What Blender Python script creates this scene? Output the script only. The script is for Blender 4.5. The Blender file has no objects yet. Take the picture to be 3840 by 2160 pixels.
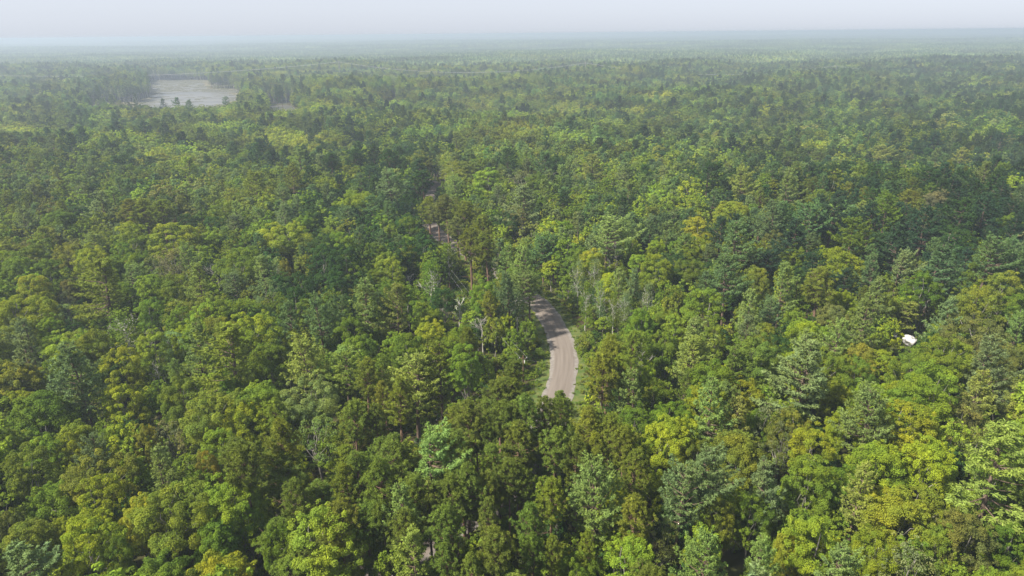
import bpy, math
import numpy as np
from mathutils import Matrix, Vector
from math import radians as R, pi, sin, cos, tan, atan, sqrt, exp

SC = bpy.context.scene
COL = SC.collection
rng = np.random.default_rng(11)

# ------------------------------------------------------------------ camera
CAM_H = 75.0
PITCH, ROLL = R(20.45), R(-0.56)
cam = bpy.data.cameras.new("camera")
cam.sensor_width = 36.0
cam.lens = 24.0
cam.clip_start = 0.5
cam.clip_end = 40000.0
cam_ob = bpy.data.objects.new("camera", cam)
COL.objects.link(cam_ob)
CAM_R = Matrix.Rotation(pi / 2 - PITCH, 4, 'X') @ Matrix.Rotation(ROLL, 4, 'Z')
cam_ob.matrix_world = Matrix.Translation((0, 0, CAM_H)) @ CAM_R
SC.camera = cam_ob
RM = np.array(CAM_R.to_3x3())
CP = np.array([0, 0, CAM_H])
F = 3840 * 24 / 36.0            # focal length in pixels of the 3840 x 2160 photograph

# ------------------------------------------------------------------ light
SUN_EL, SUN_AZ = R(48), R(-114)  # azimuth from +Y (view direction) towards +X
sd = Vector((sin(SUN_AZ) * cos(SUN_EL), cos(SUN_AZ) * cos(SUN_EL), sin(SUN_EL)))
sun = bpy.data.lights.new("sun", 'SUN')
sun.energy = 4.9
sun.angle = R(3.5)
sun.color = (1.0, 0.93, 0.80)
sun_ob = bpy.data.objects.new("sun", sun)
sun_ob.rotation_euler = sd.to_track_quat('Z', 'Y').to_euler()
COL.objects.link(sun_ob)

world = bpy.data.worlds.new("World")
SC.world = world
world.use_nodes = True
wn, wl = world.node_tree.nodes, world.node_tree.links
wn.clear()
sky = wn.new('ShaderNodeTexSky')
sky.sky_type = 'NISHITA'
sky.sun_disc = False
sky.sun_elevation = SUN_EL
sky.sun_rotation = SUN_AZ
sky.air_density = 1.0
sky.dust_density = 1.0
sky.ozone_density = 1.0
hs = wn.new('ShaderNodeHueSaturation')
hs.inputs['Saturation'].default_value = 0.18     # thin high overcast pales the blue
bg = wn.new('ShaderNodeBackground')
bg.inputs['Strength'].default_value = 0.0765
wo = wn.new('ShaderNodeOutputWorld')
wl.new(sky.outputs[0], hs.inputs['Color'])
cool = wn.new('ShaderNodeVectorMath'); cool.operation = 'MULTIPLY'
cool.inputs[1].default_value = (0.90, 0.965, 1.09)
wl.new(hs.outputs[0], cool.inputs[0])
veil = wn.new('ShaderNodeMix')                   # the thin high cloud itself, an even pale white
veil.data_type = 'RGBA'
veil.inputs['Factor'].default_value = 0.70
veil.inputs['B'].default_value = (3.98, 4.24, 4.74, 1)
wl.new(cool.outputs[0], veil.inputs['A'])
wl.new(veil.outputs['Result'], bg.inputs['Color'])
wl.new(bg.outputs[0], wo.inputs['Surface'])

SC.view_settings.view_transform = 'Standard'
SC.view_settings.look = 'None'
SC.view_settings.exposure = 1.26
SC.view_settings.gamma = 1.0
SC.render.engine = 'CYCLES'
cy = SC.cycles
cy.max_bounces = 6
cy.diffuse_bounces = 4
cy.glossy_bounces = 1
cy.transmission_bounces = 4
cy.transparent_max_bounces = 4
cy.volume_bounces = 1
cy.use_adaptive_sampling = False
cy.sample_clamp_indirect = 4.0
cy.use_denoising = True
try:
    cy.denoiser = 'OPENIMAGEDENOISE'
    cy.denoising_input_passes = 'RGB_ALBEDO_NORMAL'
except Exception:
    pass

# ------------------------------------------------------------------ projection helpers (photo pixels, 3840 x 2160)
def ray(px, py):
    d = RM @ np.array([(px - 1920) / F, -(py - 1080) / F, -1.0])
    return d / np.linalg.norm(d)

def proj(P):
    """world points (N,3) -> pixel x, pixel y, depth along the view axis"""
    q = (np.atleast_2d(P) - CP) @ RM
    dep = np.maximum(-q[:, 2], 1e-3)
    return 1920 + F * q[:, 0] / dep, 1080 - F * q[:, 1] / dep, -q[:, 2]

def on_plane(px, py, z):
    d = ray(px, py)
    return CP + d * ((z - CAM_H) / d[2])

# ------------------------------------------------------------------ terrain
def sstep(a, b, x):
    t = np.clip((x - a) / (b - a), 0, 1)
    return t * t * (3 - 2 * t)

LAKE_Z = -11.0
LAKE_PX = [(561, 303), (690, 300), (785, 305), (782, 333), (903, 337), (908, 368), (870, 392), (820, 428), (640, 436),
           (470, 428), (340, 418), (318, 388), (500, 386), (575, 360), (556, 335)]
POND_PX = [(1000, 393), (1090, 392), (1125, 410), (1110, 424), (1040, 424), (1000, 408)]
LAKE = np.array([on_plane(x, y, LAKE_Z)[:2] for x, y in LAKE_PX])
POND = np.array([on_plane(x, y, LAKE_Z)[:2] for x, y in POND_PX])

def rough(P, amp, seed):
    r = np.random.default_rng(seed)
    out = []
    for i in range(len(P)):
        a, b = P[i], P[(i + 1) % len(P)]
        n = max(1, int(np.linalg.norm(b - a) / 14))
        nn = np.array([-(b - a)[1], (b - a)[0]]) / np.linalg.norm(b - a)
        for k in range(n):
            out.append(a + (b - a) * k / n + nn * r.normal() * amp * (1 if k else 0.4))
    return np.array(out)
LAKE, POND = rough(LAKE, 4.5, 3), rough(POND, 2.5, 4)

def poly_sd(poly, x, y):
    """signed distance to a polygon, negative inside"""
    x, y = np.asarray(x, float), np.asarray(y, float)
    d2 = np.full(x.shape, 1e18)
    inside = np.zeros(x.shape, bool)
    n = len(poly)
    for i in range(n):
        ax, ay = poly[i]
        bx, by = poly[(i + 1) % n]
        ex, ey = bx - ax, by - ay
        t = np.clip(((x - ax) * ex + (y - ay) * ey) / (ex * ex + ey * ey), 0, 1)
        d2 = np.minimum(d2, (x - ax - t * ex) ** 2 + (y - ay - t * ey) ** 2)
        c = (ay > y) != (by > y)
        with np.errstate(divide='ignore', invalid='ignore'):
            xi = ax + (y - ay) / (ey if ey else 1e-9) * ex
        inside ^= c & (x < xi)
    d = np.sqrt(d2)
    return np.where(inside, -d, d)

def lake_sd(x, y):
    return np.minimum(poly_sd(LAKE, x, y), poly_sd(POND, x, y))

def ground0(x, y):
    x, y = np.asarray(x, float), np.asarray(y, float)
    g = -9.0 * sstep(190, 700, y)
    g = g + 1.3 * np.sin(x / 47 + 1.3) * np.sin(y / 58 + 0.4) * sstep(40, 140, np.abs(x - 10) + np.maximum(0, y - 190))
    g = g + 8.0 * np.exp(-((x - 190) / 110) ** 2 - ((y - 262) / 42) ** 2)
    g = g - 9.0 * np.exp(-((x - 250) / 150) ** 2 - ((y - 372) / 60) ** 2)
    g = g + 17.0 * np.exp(-((x + 250) / 120) ** 2 - ((y - 900) / 120) ** 2)
    g = g + 5.0 * np.exp(-((x + 20) / 90) ** 2 - ((y - 330) / 60) ** 2)
    far = sstep(800, 2000, y)
    g = g + far * (5 * np.sin(x / 310 + 0.7) * np.sin(y / 400 + 1.1) + 6 * np.sin(x / 900 + 2) * np.sin(y / 770))
    mid = sstep(250, 500, y) * (1 - far)
    g = g + sstep(420, 620, y) * (1 - sstep(2500, 3500, y)) * (4.5 * np.sin(x / 120 + y / 210 + 0.6) * np.sin(y / 105 + 1.9) + 2.5 * np.sin(x / 62 - y / 90))
    g = g + mid * 2.2 * np.sin(x / 83 + 2.1) * np.sin(y / 77 + 0.3)
    return g

def ground(x, y):
    x, y = np.asarray(x, float), np.asarray(y, float)
    g = ground0(x, y)
    near = (y > 600) & (y < 1500) & (x < 50)
    if np.any(near):
        s = np.where(near, lake_sd(np.where(near, x, 0), np.where(near, y, 0)), 1e4)
        bank = LAKE_Z + 0.4 + (np.maximum(g, LAKE_Z + 0.4) - LAKE_Z - 0.4) * np.clip(s / 70, 0, 1)
        shore = LAKE_Z + 0.4 + np.clip(s / 5, -1, 0) * 1.6
        g = np.where(s < 0, shore, np.where(s < 70, bank, g))
    return g

def on_ground(px, py, h=0.0):
    """the point where the pixel's ray comes down to h above the ground"""
    d = ray(px, py)
    t = np.concatenate([np.linspace(20, 400, 1500), np.linspace(401, 3000, 2600)])
    P = CP + d[None] * t[:, None]
    below = P[:, 2] - ground(P[:, 0], P[:, 1]) - h < 0
    i = int(np.argmax(below)) if below.any() else len(t) - 1
    return P[i]

# ------------------------------------------------------------------ mesh + material helpers
def make_mesh(name, V, loops, sizes, mats, mat_idx=None, face_attr=None, smooth=False):
    me = bpy.data.meshes.new(name)
    V = np.asarray(V, np.float32)
    loops = np.asarray(loops, np.int32)
    sizes = np.asarray(sizes, np.int32)
    me.vertices.add(len(V))
    me.vertices.foreach_set('co', V.ravel())
    me.loops.add(len(loops))
    me.loops.foreach_set('vertex_index', loops)
    me.polygons.add(len(sizes))
    me.polygons.foreach_set('loop_start', np.concatenate([[0], np.cumsum(sizes)[:-1]]).astype(np.int32))
    me.polygons.foreach_set('loop_total', sizes)
    for m in mats:
        me.materials.append(m)
    if mat_idx is not None:
        me.polygons.foreach_set('material_index', np.asarray(mat_idx, np.int32))
    if smooth:
        me.polygons.foreach_set('use_smooth', np.ones(len(sizes), bool))
    for k, v in (face_attr or {}).items():
        if v.ndim == 1:
            a = me.attributes.new(k, 'FLOAT', 'FACE')
            a.data.foreach_set('value', v.astype(np.float32))
        else:
            a = me.attributes.new(k, 'FLOAT_COLOR', 'FACE')
            a.data.foreach_set('color', np.c_[v, np.ones(len(v))].astype(np.float32).ravel())
    me.update(calc_edges=True)
    return me

class Geo:
    """collects quads / polygons with a material slot and a tone per face"""
    def __init__(s):
        s.V, s.L, s.S, s.M, s.T, s.n = [], [], [], [], [], 0
    def add(s, V, faces, mat=0, tone=1.0):
        V = np.asarray(V, float)
        f = np.asarray(faces, int)
        s.V.append(V)
        s.L.append((f + s.n).ravel())
        s.S.append(np.full(len(f), f.shape[1]))
        s.M.append(np.full(len(f), mat))
        s.T.append(np.broadcast_to(np.asarray(tone, float), (len(f),)))
        s.n += len(V)
    def mesh(s, name, mats, smooth=False):
        return make_mesh(name, np.concatenate(s.V), np.concatenate(s.L), np.concatenate(s.S), mats,
                         np.concatenate(s.M), {'tone': np.concatenate(s.T)}, smooth)
    def tube(s, pts, rad, k=6, mat=0, cap=True):
        pts = np.asarray(pts, float)
        rad = np.broadcast_to(np.asarray(rad, float), (len(pts),))
        rings = []
        for i in range(len(pts)):
            t = pts[min(i + 1, len(pts) - 1)] - pts[max(i - 1, 0)]
            t = t / (np.linalg.norm(t) + 1e-9)
            a = np.array([0, 0, 1.0]) if abs(t[2]) < 0.9 else np.array([1.0, 0, 0])
            u = np.cross(t, a); u /= np.linalg.norm(u)
            v = np.cross(t, u)
            th = np.arange(k) / k * 2 * pi
            rings.append(pts[i] + rad[i] * (np.cos(th)[:, None] * u + np.sin(th)[:, None] * v))
        V = np.concatenate(rings)
        fs = [(i * k + j, i * k + (j + 1) % k, (i + 1) * k + (j + 1) % k, (i + 1) * k + j)
              for i in range(len(pts) - 1) for j in range(k)]
        s.add(V, fs, mat)
        if cap:
            s.add(rings[-1], [list(range(k))], mat)
    def box(s, lo, hi, mat=0):
        x0, y0, z0 = lo; x1, y1, z1 = hi
        V = [(x0, y0, z0), (x1, y0, z0), (x1, y1, z0), (x0, y1, z0), (x0, y0, z1), (x1, y0, z1), (x1, y1, z1), (x0, y1, z1)]
        s.add(V, [(0, 3, 2, 1), (4, 5, 6, 7), (0, 1, 5, 4), (1, 2, 6, 5), (2, 3, 7, 6), (3, 0, 4, 7)], mat)
    def leaves(s, C, N, L, W, r, mat=0, tone=1.0, T=None, bend=0.12):
        """rhombic leaves at C facing N, long axis T (random when None)"""
        n = len(C)
        N = N / (np.linalg.norm(N, axis=1, keepdims=True) + 1e-9)
        if T is None:
            T = r.normal(size=(n, 3))
        S = np.cross(N, T)
        S /= np.linalg.norm(S, axis=1, keepdims=True) + 1e-9
        T = np.cross(S, N)
        L = np.broadcast_to(np.asarray(L, float), (n,))[:, None]
        W = np.broadcast_to(np.asarray(W, float), (n,))[:, None]
        up = N * L * bend
        V = np.stack([C - T * L / 2 - up, C + S * W / 2, C + T * L / 2 - up, C - S * W / 2], 1).reshape(-1, 3)
        s.add(V, np.arange(4 * n).reshape(-1, 4), mat, tone)

def new_mat(name):
    m = bpy.data.materials.new(name)
    m.use_nodes = True
    nt = m.node_tree
    nt.nodes.clear()
    out = nt.nodes.new('ShaderNodeOutputMaterial')
    return m, nt, nt.nodes, nt.links, out

def principled(nodes, rough=0.8, spec=0.2):
    p = nodes.new('ShaderNodeBsdfPrincipled')
    p.inputs['Roughness'].default_value = rough
    p.inputs['Specular IOR Level'].default_value = spec
    return p

def leaf_mat(name, source, transl=0.3, rough=0.6, spec=0.25, drift=((0.74, 0.87, 1.0, 1), (1.06, 1.02, 0.78, 1))):
    """source: OBJECT -> the object's own colour; INSTANCER -> the 'tint' of an instance"""
    m, nt, N, Lk, out = new_mat(name)
    if source == 'OBJECT':
        c = N.new('ShaderNodeObjectInfo').outputs['Color']
    else:
        a = N.new('ShaderNodeAttribute')
        a.attribute_type = 'INSTANCER'
        a.attribute_name = 'tint'
        c = a.outputs['Color']
    t = N.new('ShaderNodeAttribute')
    t.attribute_type = 'GEOMETRY'
    t.attribute_name = 'tone'
    tc = N.new('ShaderNodeTexCoord')
    oi = N.new('ShaderNodeObjectInfo')
    nz = N.new('ShaderNodeTexNoise'); nz.noise_dimensions = '4D'
    nz.inputs['Scale'].default_value = 0.28; nz.inputs['Detail'].default_value = 1.0
    rw = N.new('ShaderNodeMath'); rw.operation = 'MULTIPLY'; rw.inputs[1].default_value = 40.0
    Lk.new(oi.outputs['Random'], rw.inputs[0]); Lk.new(rw.outputs[0], nz.inputs['W']); Lk.new(tc.outputs['Object'], nz.inputs['Vector'])
    dr = N.new('ShaderNodeValToRGB')
    dr.color_ramp.elements[0].position = 0.35; dr.color_ramp.elements[0].color = drift[0]
    dr.color_ramp.elements[1].position = 0.68; dr.color_ramp.elements[1].color = drift[1]
    Lk.new(nz.outputs['Fac'], dr.inputs[0])
    cm = N.new('ShaderNodeVectorMath'); cm.operation = 'MULTIPLY'
    Lk.new(c, cm.inputs[0]); Lk.new(dr.outputs[0], cm.inputs[1])
    mul = N.new('ShaderNodeVectorMath'); mul.operation = 'SCALE'
    Lk.new(cm.outputs[0], mul.inputs[0]); Lk.new(t.outputs['Fac'], mul.inputs['Scale'])
    p = principled(N, rough, spec)
    Lk.new(mul.outputs[0], p.inputs['Base Color'])
    tr = N.new('ShaderNodeBsdfTranslucent')
    ty = N.new('ShaderNodeVectorMath'); ty.operation = 'MULTIPLY'
    ty.inputs[1].default_value = (1.25, 1.25, 0.6)
    Lk.new(mul.outputs[0], ty.inputs[0]); Lk.new(ty.outputs[0], tr.inputs['Color'])
    mx = N.new('ShaderNodeMixShader'); mx.inputs[0].default_value = transl
    Lk.new(p.outputs[0], mx.inputs[1]); Lk.new(tr.outputs[0], mx.inputs[2])
    Lk.new(mx.outputs[0], out.inputs['Surface'])
    return m

def noise_mat(name, c1, c2, scale, rough=0.9, detail=4.0, lo=0.35, hi=0.65, spec=0.15, vec=None, bump=0.0):
    m, nt, N, Lk, out = new_mat(name)
    tc = N.new('ShaderNodeTexCoord')
    mp = N.new('ShaderNodeMapping')
    if vec: mp.inputs['Scale'].default_value = vec
    nz = N.new('ShaderNodeTexNoise'); nz.inputs['Scale'].default_value = scale; nz.inputs['Detail'].default_value = detail
    rp = N.new('ShaderNodeValToRGB')
    rp.color_ramp.elements[0].position = lo; rp.color_ramp.elements[0].color = (*c1, 1)
    rp.color_ramp.elements[1].position = hi; rp.color_ramp.elements[1].color = (*c2, 1)
    Lk.new(tc.outputs['Object'], mp.inputs['Vector']); Lk.new(mp.outputs[0], nz.inputs['Vector'])
    Lk.new(nz.outputs['Fac'], rp.inputs[0])
    p = principled(N, rough, spec)
    Lk.new(rp.outputs[0], p.inputs['Base Color'])
    if bump:
        b = N.new('ShaderNodeBump'); b.inputs['Strength'].default_value = bump; b.inputs['Distance'].default_value = 0.3
        Lk.new(nz.outputs['Fac'], b.inputs['Height']); Lk.new(b.outputs[0], p.inputs['Normal'])
    Lk.new(p.outputs[0], out.inputs['Surface'])
    return m

M_LEAF = leaf_mat('leaf', 'OBJECT', 0.36, 0.6, 0.04)
M_NEEDLE = leaf_mat('needle', 'OBJECT', 0.30, 0.6, 0.04, ((0.84, 0.92, 1.0, 1), (1.0, 1.0, 0.85, 1)))
M_LEAF_I = leaf_mat('leaf_far', 'INSTANCER', 0.34, 0.6, 0.04)
M_BARK = noise_mat('bark_brown', (0.075, 0.052, 0.038), (0.17, 0.125, 0.095), 3.0, vec=(3, 3, 0.5))
M_BARK_R = noise_mat('bark_red_brown', (0.10, 0.060, 0.042), (0.22, 0.14, 0.10), 3.0, vec=(3, 3, 0.5))
M_BARK_G = noise_mat('bark_grey', (0.13, 0.12, 0.105), (0.28, 0.26, 0.23), 3.0, vec=(3, 3, 0.6))
M_BARK_W = noise_mat('bark_white', (0.22, 0.205, 0.18), (0.44, 0.42, 0.385), 2.0, vec=(2, 2, 1.5), lo=0.3, hi=0.5)
M_DEADW = noise_mat('bleached_wood', (0.42, 0.40, 0.37), (0.66, 0.64, 0.60), 2.0, vec=(2, 2, 0.6))
M_DEAD = noise_mat('dead_wood', (0.22, 0.20, 0.175), (0.42, 0.40, 0.365), 2.0, vec=(2, 2, 0.6))

# ------------------------------------------------------------------ the kinds of tree (metres, base at the origin)
def unit(v):
    return v / (np.linalg.norm(v, axis=-1, keepdims=True) + 1e-9)

def limb(g, p0, p1, r0, r1, r, sag=0.0, seg=4, k=5, mat=0, wob=0.06):
    t = np.linspace(0, 1, seg + 1)[:, None]
    P = p0 + (p1 - p0) * t
    L = np.linalg.norm(p1 - p0)
    P[1:-1] += r.normal(size=(seg - 1, 3)) * L * wob
    P[:, 2] += sag * np.sin(t[:, 0] * pi) * L
    g.tube(P, np.linspace(r0, r1, seg + 1), k, mat)
    return P

def broadleaf(seed, dens=1.0, leaf=0.30, nclump=48, sparse=1.0, H=15.0, Rx=4.2, zb=4.2, wood=True, flat=0.0, lmat=0, wmat=0):
    r = np.random.default_rng(seed)
    tr, cr = Geo(), Geo()
    top = H - zb
    cz = zb + top * 0.45
    lobes = r.normal(size=(5, 3)); lobes = unit(lobes); amp = r.uniform(-0.30, 0.30, 5)
    d = unit(r.normal(size=(nclump * 5, 3)))
    d = d[d[:, 2] > -0.45]
    # keep the clump directions apart from one another
    keep = [0]
    for i in range(1, len(d)):
        if len(keep) >= nclump: break
        if np.max(d[keep] @ d[i]) < 1 - 1.35 / nclump * 1.15: keep.append(i)
    d = d[keep]
    rad = 0.86 + (d @ lobes.T * 1.0) @ amp + r.uniform(-0.12, 0.12, len(d))
    axis = np.array([Rx, Rx, top * 0.55])
    C = d * rad[:, None] * axis + np.array([0, 0, cz])
    low = d[:, 2] < 0
    C[low, 2] = cz + d[low, 2] * top * 0.42
    inner = r.normal(size=(max(3, nclump // 6), 3)) * axis * 0.28 + np.array([0, 0, cz])
    C = np.concatenate([C, inner])
    D = np.concatenate([d, unit(r.normal(size=(len(inner), 3)))])
    cr_r = np.where(r.uniform(size=len(C)) < 0.35, r.uniform(0.45, 0.8, len(C)), r.uniform(0.75, 1.3, len(C))) * Rx / 4.2
    ns = int(nclump * 0.9)                      # stray sprays that break the outline
    ds = unit(r.normal(size=(ns, 3)) + np.array([0, 0, 0.5]))
    rs_ = 0.98 + ds @ lobes.T @ amp + r.uniform(-0.05, 0.22, ns)
    C = np.concatenate([C, ds * rs_[:, None] * axis + np.array([0, 0, cz])]); D = np.concatenate([D, ds])
    cr_r = np.concatenate([cr_r, r.uniform(0.30, 0.55, ns) * Rx / 4.2])
    for c, dd, q in zip(C, D, cr_r):
        n = int(185 * dens * sparse * q * q / (leaf / 0.30) ** 2)
        n = max(n, 6)
        st_ = r.uniform(0.7, 1.3, 3) * np.array([1.05, 1.05, 0.80])
        u = unit(r.normal(size=(n, 3)) + dd * 0.55 + np.array([0, 0, 0.35]))
        rr = q * np.cbrt(r.uniform(0.25, 1.0, n))
        P = c + u * rr[:, None] * st_
        N = unit(u * 0.8 + np.array([0, 0, 0.55]) + r.normal(size=(n, 3)) * 0.55)
        tone = r.uniform(0.88, 1.12) * r.uniform(0.72, 1.28, n)
        sz = leaf * r.uniform(0.55, 1.5, n)
        cr.leaves(P, N, sz, sz * 0.72, r, lmat, tone)
    if wood:
        fork = zb * r.uniform(0.75, 1.1)
        lean = r.normal(size=2) * 0.35
        f = np.array([lean[0], lean[1], fork])
        tr.tube([np.array([0, 0, -0.6]), np.array([0.03, 0, 0.4]), f * 0.5, f], [0.34, 0.26, 0.22, 0.19], 8, wmat)
        pick = r.permutation(len(d))[:int(11 + 9 * (1 - sparse))]
        for i in pick:
            e = C[i] * 0.92 + f * 0.08
            limb(tr, f - np.array([0, 0, r.uniform(0, 0.8)]), e, 0.11, 0.025, r, 0.06, 4, 5, wmat)
        tip = np.array([lean[0] * 2, lean[1] * 2, H * 0.9])
        limb(tr, f, tip, 0.17, 0.03, r, 0, 5, 6, wmat, 0.03)
    return tr, cr

def white_pine(seed, dens=1.0, blade=0.44, H=19.5, Rm=4.0, zb=6.5, width=0.105, per=10, wood=True, lmat=0, wmat=0, flat=0.0):
    r = np.random.default_rng(seed)
    tr, cr = Geo(), Geo()
    bend = r.normal(size=2) * 0.5
    ax = lambda z: np.array([bend[0] * (z / H) ** 2, bend[1] * (z / H) ** 2, z])
    zs = np.linspace(-0.6, H, 9)
    tr.tube([ax(max(z, 0)) * np.array([1, 1, 0]) + np.array([0, 0, z]) for z in zs],
            0.30 * (1 - np.clip(zs / H, 0, 1)) ** 0.8 + 0.025, 7, wmat)
    side = r.normal(size=2) * 0.25
    z = H - 0.5
    PT, DT, QT = [], [], []
    while z > zb:
        t = (H - z) / (H - zb)
        prof = (0.10 + 1.05 * t ** 0.62) * (1.0 if t < 0.72 else 1.0 - 0.55 * (t - 0.72) / 0.28)
        nb = r.integers(5, 8) if t < 0.8 else r.integers(3, 5)
        a0 = r.uniform(0, 2 * pi)
        lay = r.uniform(0.78, 1.12)
        for j in range(nb):
            a = a0 + 2 * pi * j / nb + r.normal() * 0.25
            L = Rm * prof * lay * r.uniform(0.62, 1.18) * (1 + side[0] * cos(a) + side[1] * sin(a))
            if L < 0.35: L = 0.35
            h = np.array([cos(a), sin(a), 0])
            el = 0.75 * (1 - t) ** 1.5 + 0.05 + r.normal() * 0.10
            p0 = ax(z + r.normal() * 0.15)
            s = np.linspace(0, 1, 6)
            P = p0 + h * (L * s)[:, None] * cos(el)
            P[:, 2] += L * sin(el) * s + 0.16 * L * s ** 3 - 0.07 * L * np.sin(s * pi)
            if wood: tr.tube(P[:5], np.linspace(0.045 + 0.012 * L, 0.014, 5), 4, wmat, False)
            lat = np.array([-h[1], h[0], 0])
            nt = max(4, int(L * 6.6 * dens))
            ss = r.uniform(0.24 if L > 1.5 else 0.05, 1.03, nt) ** 0.8
            off = r.uniform(-1, 1, nt) * (0.30 * L * (1.08 - ss) + 0.20) * 1.15
            for q, o in zip(ss, off):
                k = q * 5
                i = min(int(k), 4)
                b = P[i] + (P[i + 1] - P[i]) * (k - i)
                c = b + lat * o + h * abs(o) * 0.45
                c = c + np.array([0, 0, 0.12 * abs(o) + r.normal() * 0.10])
                PT.append(c)
                DT.append(unit(h * 0.8 + lat * np.sign(o) * min(1, abs(o)) * 0.7 + np.array([0, 0, 0.55])))
                QT.append(1.0)
        z -= r.uniform(0.6, 1.35) * (0.70 + 0.75 * t)
    PT, DT = np.array(PT), np.array(DT)
    n = len(PT)
    P = np.repeat(PT, per, 0); D = np.repeat(DT, per, 0)
    T = unit(D + r.normal(size=P.shape) * 0.55)
    C = P + T * blade * 0.42 + r.normal(size=P.shape) * 0.07
    Nn = unit(np.array([0, 0, 0.75]) + r.normal(size=P.shape) * 0.6)
    tone = np.repeat(r.uniform(0.82, 1.16, n), per) * r.uniform(0.75, 1.25, n * per)
    L = blade * r.uniform(0.75, 1.3, n * per)
    cr.leaves(C, Nn, L, width * r.uniform(0.8, 1.5, n * per) , r, lmat, tone, T, 0.05)
    return tr, cr

def red_pine(seed, dens=1.0, blade=0.50, H=18.0, Rm=2.9, zb=9.5, width=0.060, per=36, nb=96, wood=True, lmat=0, wmat=0):
    r = np.random.default_rng(seed)
    tr, cr = Geo(), Geo()
    bend = r.normal(size=2) * 0.35
    ax = lambda z: np.array([bend[0] * (z / H) ** 2, bend[1] * (z / H) ** 2, z])
    zs = np.linspace(-0.6, H - 0.3, 9)
    tr.tube([ax(max(z, 0)) * np.array([1, 1, 0]) + np.array([0, 0, z]) for z in zs],
            0.21 * (1 - np.clip(zs / H, 0, 1)) ** 0.7 + 0.03, 7, wmat)
    PT, DT = [], []
    for j in range(nb):
        t = (j + r.uniform(0, 1)) / nb
        z = H - 0.4 - t * (H - zb)
        prof = min(1.0, 0.11 + 1.38 * t ** 0.92) * (1.0 if t < 0.62 else 1 - 0.65 * (t - 0.62) / 0.38)
        L = Rm * prof * r.uniform(0.6, 1.15)
        a = j * 2.39996 + r.normal() * 0.3
        el = 0.9 * (1 - t) + 0.12 + r.normal() * 0.12
        h = np.array([cos(a), sin(a), 0])
        s = np.linspace(0, 1, 5)
        P = ax(z) + h * (L * s)[:, None] * cos(el)
        P[:, 2] += L * sin(el) * s + 0.28 * L * s ** 2 - 0.14 * L * np.sin(s * pi)
        if wood: tr.tube(P, np.linspace(0.035 + 0.01 * L, 0.014, 5), 4, wmat, False)
        m = 1 + int(L * 1.6 * dens)
        for q in range(m):
            u = 1 - q * 0.36 / max(L, 0.6) * r.uniform(0.7, 1.3)
            if u < 0.15: continue
            i = min(int(u * 4), 3)
            b = P[i] + (P[i + 1] - P[i]) * (u * 4 - i)
            off = r.normal(size=3) * (0.08 if q == 0 else 0.22)
            PT.append(b + off); DT.append(unit(h * 0.6 + np.array([0, 0, 0.8]) + off))
    if wood:   # dead lower branches
        for j in range(16):
            z = r.uniform(zb * 0.45, zb + 1)
            a = r.uniform(0, 2 * pi); L = r.uniform(0.6, 2.0)
            e = ax(z) + np.array([cos(a) * L, sin(a) * L, r.uniform(-0.4, 0.3)])
            limb(tr, ax(z), e, 0.032, 0.012, r, 0, 3, 4, wmat)
    PT, DT = np.array(PT), np.array(DT)
    n = len(PT)
    D = np.repeat(DT, per, 0)
    T = unit(D * 0.95 + unit(r.normal(size=D.shape)) * 0.85)
    C = np.repeat(PT, per, 0) + T * blade * 0.5
    Nn = unit(r.normal(size=C.shape) + np.array([0, 0, 0.5]))
    tone = np.repeat(r.uniform(0.80, 1.18, n), per) * r.uniform(0.75, 1.25, n * per)
    L = blade * r.uniform(0.8, 1.25, n * per)
    cr.leaves(C, Nn, L, width * r.uniform(0.8, 1.4, n * per), r, lmat, tone, T, 0.03)
    return tr, cr

def dead_tree(seed, H=13.0, Rm=2.6, k=5, mat=0, fat=1.0):
    r = np.random.default_rng(seed)
    tr = Geo()
    lean = r.normal(size=2) * 0.5
    zs = np.linspace(-0.5, H * 0.9, 8)
    tp = [np.array([lean[0] * (max(z, 0) / H) ** 1.5 + r.normal() * 0.07, lean[1] * (max(z, 0) / H) ** 1.5 + r.normal() * 0.07, z]) for z in zs]
    tr.tube(tp, np.linspace(0.20, 0.045, 8) * fat, 6, mat)
    def twig(p, d, L, rad, lev):
        e = p + d * L
        P = limb(tr, p, e, rad, rad * 0.35, r, 0.03, 4, 4, mat, 0.05)
        if lev:
            for _ in range(4 if lev == 2 else 3):
                q = P[r.integers(1, 5)]
                dd = unit(d + r.normal(size=3) * 0.5 + np.array([0, 0, 0.25]))
                twig(q, dd, L * r.uniform(0.35, 0.6), rad * 0.55, lev - 1)
    for j in range(15):
        z = r.uniform(0.38, 0.9) * H * 0.95
        i = min(6, int((z + 0.5) / (H * 0.9 + 0.5) * 7))
        f = (z - zs[i]) / (zs[i + 1] - zs[i])
        p = tp[i] + (tp[i + 1] - tp[i]) * f
        a = j * 2.4 + r.normal() * 0.4
        d = unit(np.array([cos(a), sin(a), r.uniform(0.7, 1.6)]))
        twig(p, d, Rm * r.uniform(0.7, 1.25) * (1.15 - 0.5 * z / H), 0.058 * fat, 2)
    return tr

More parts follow.
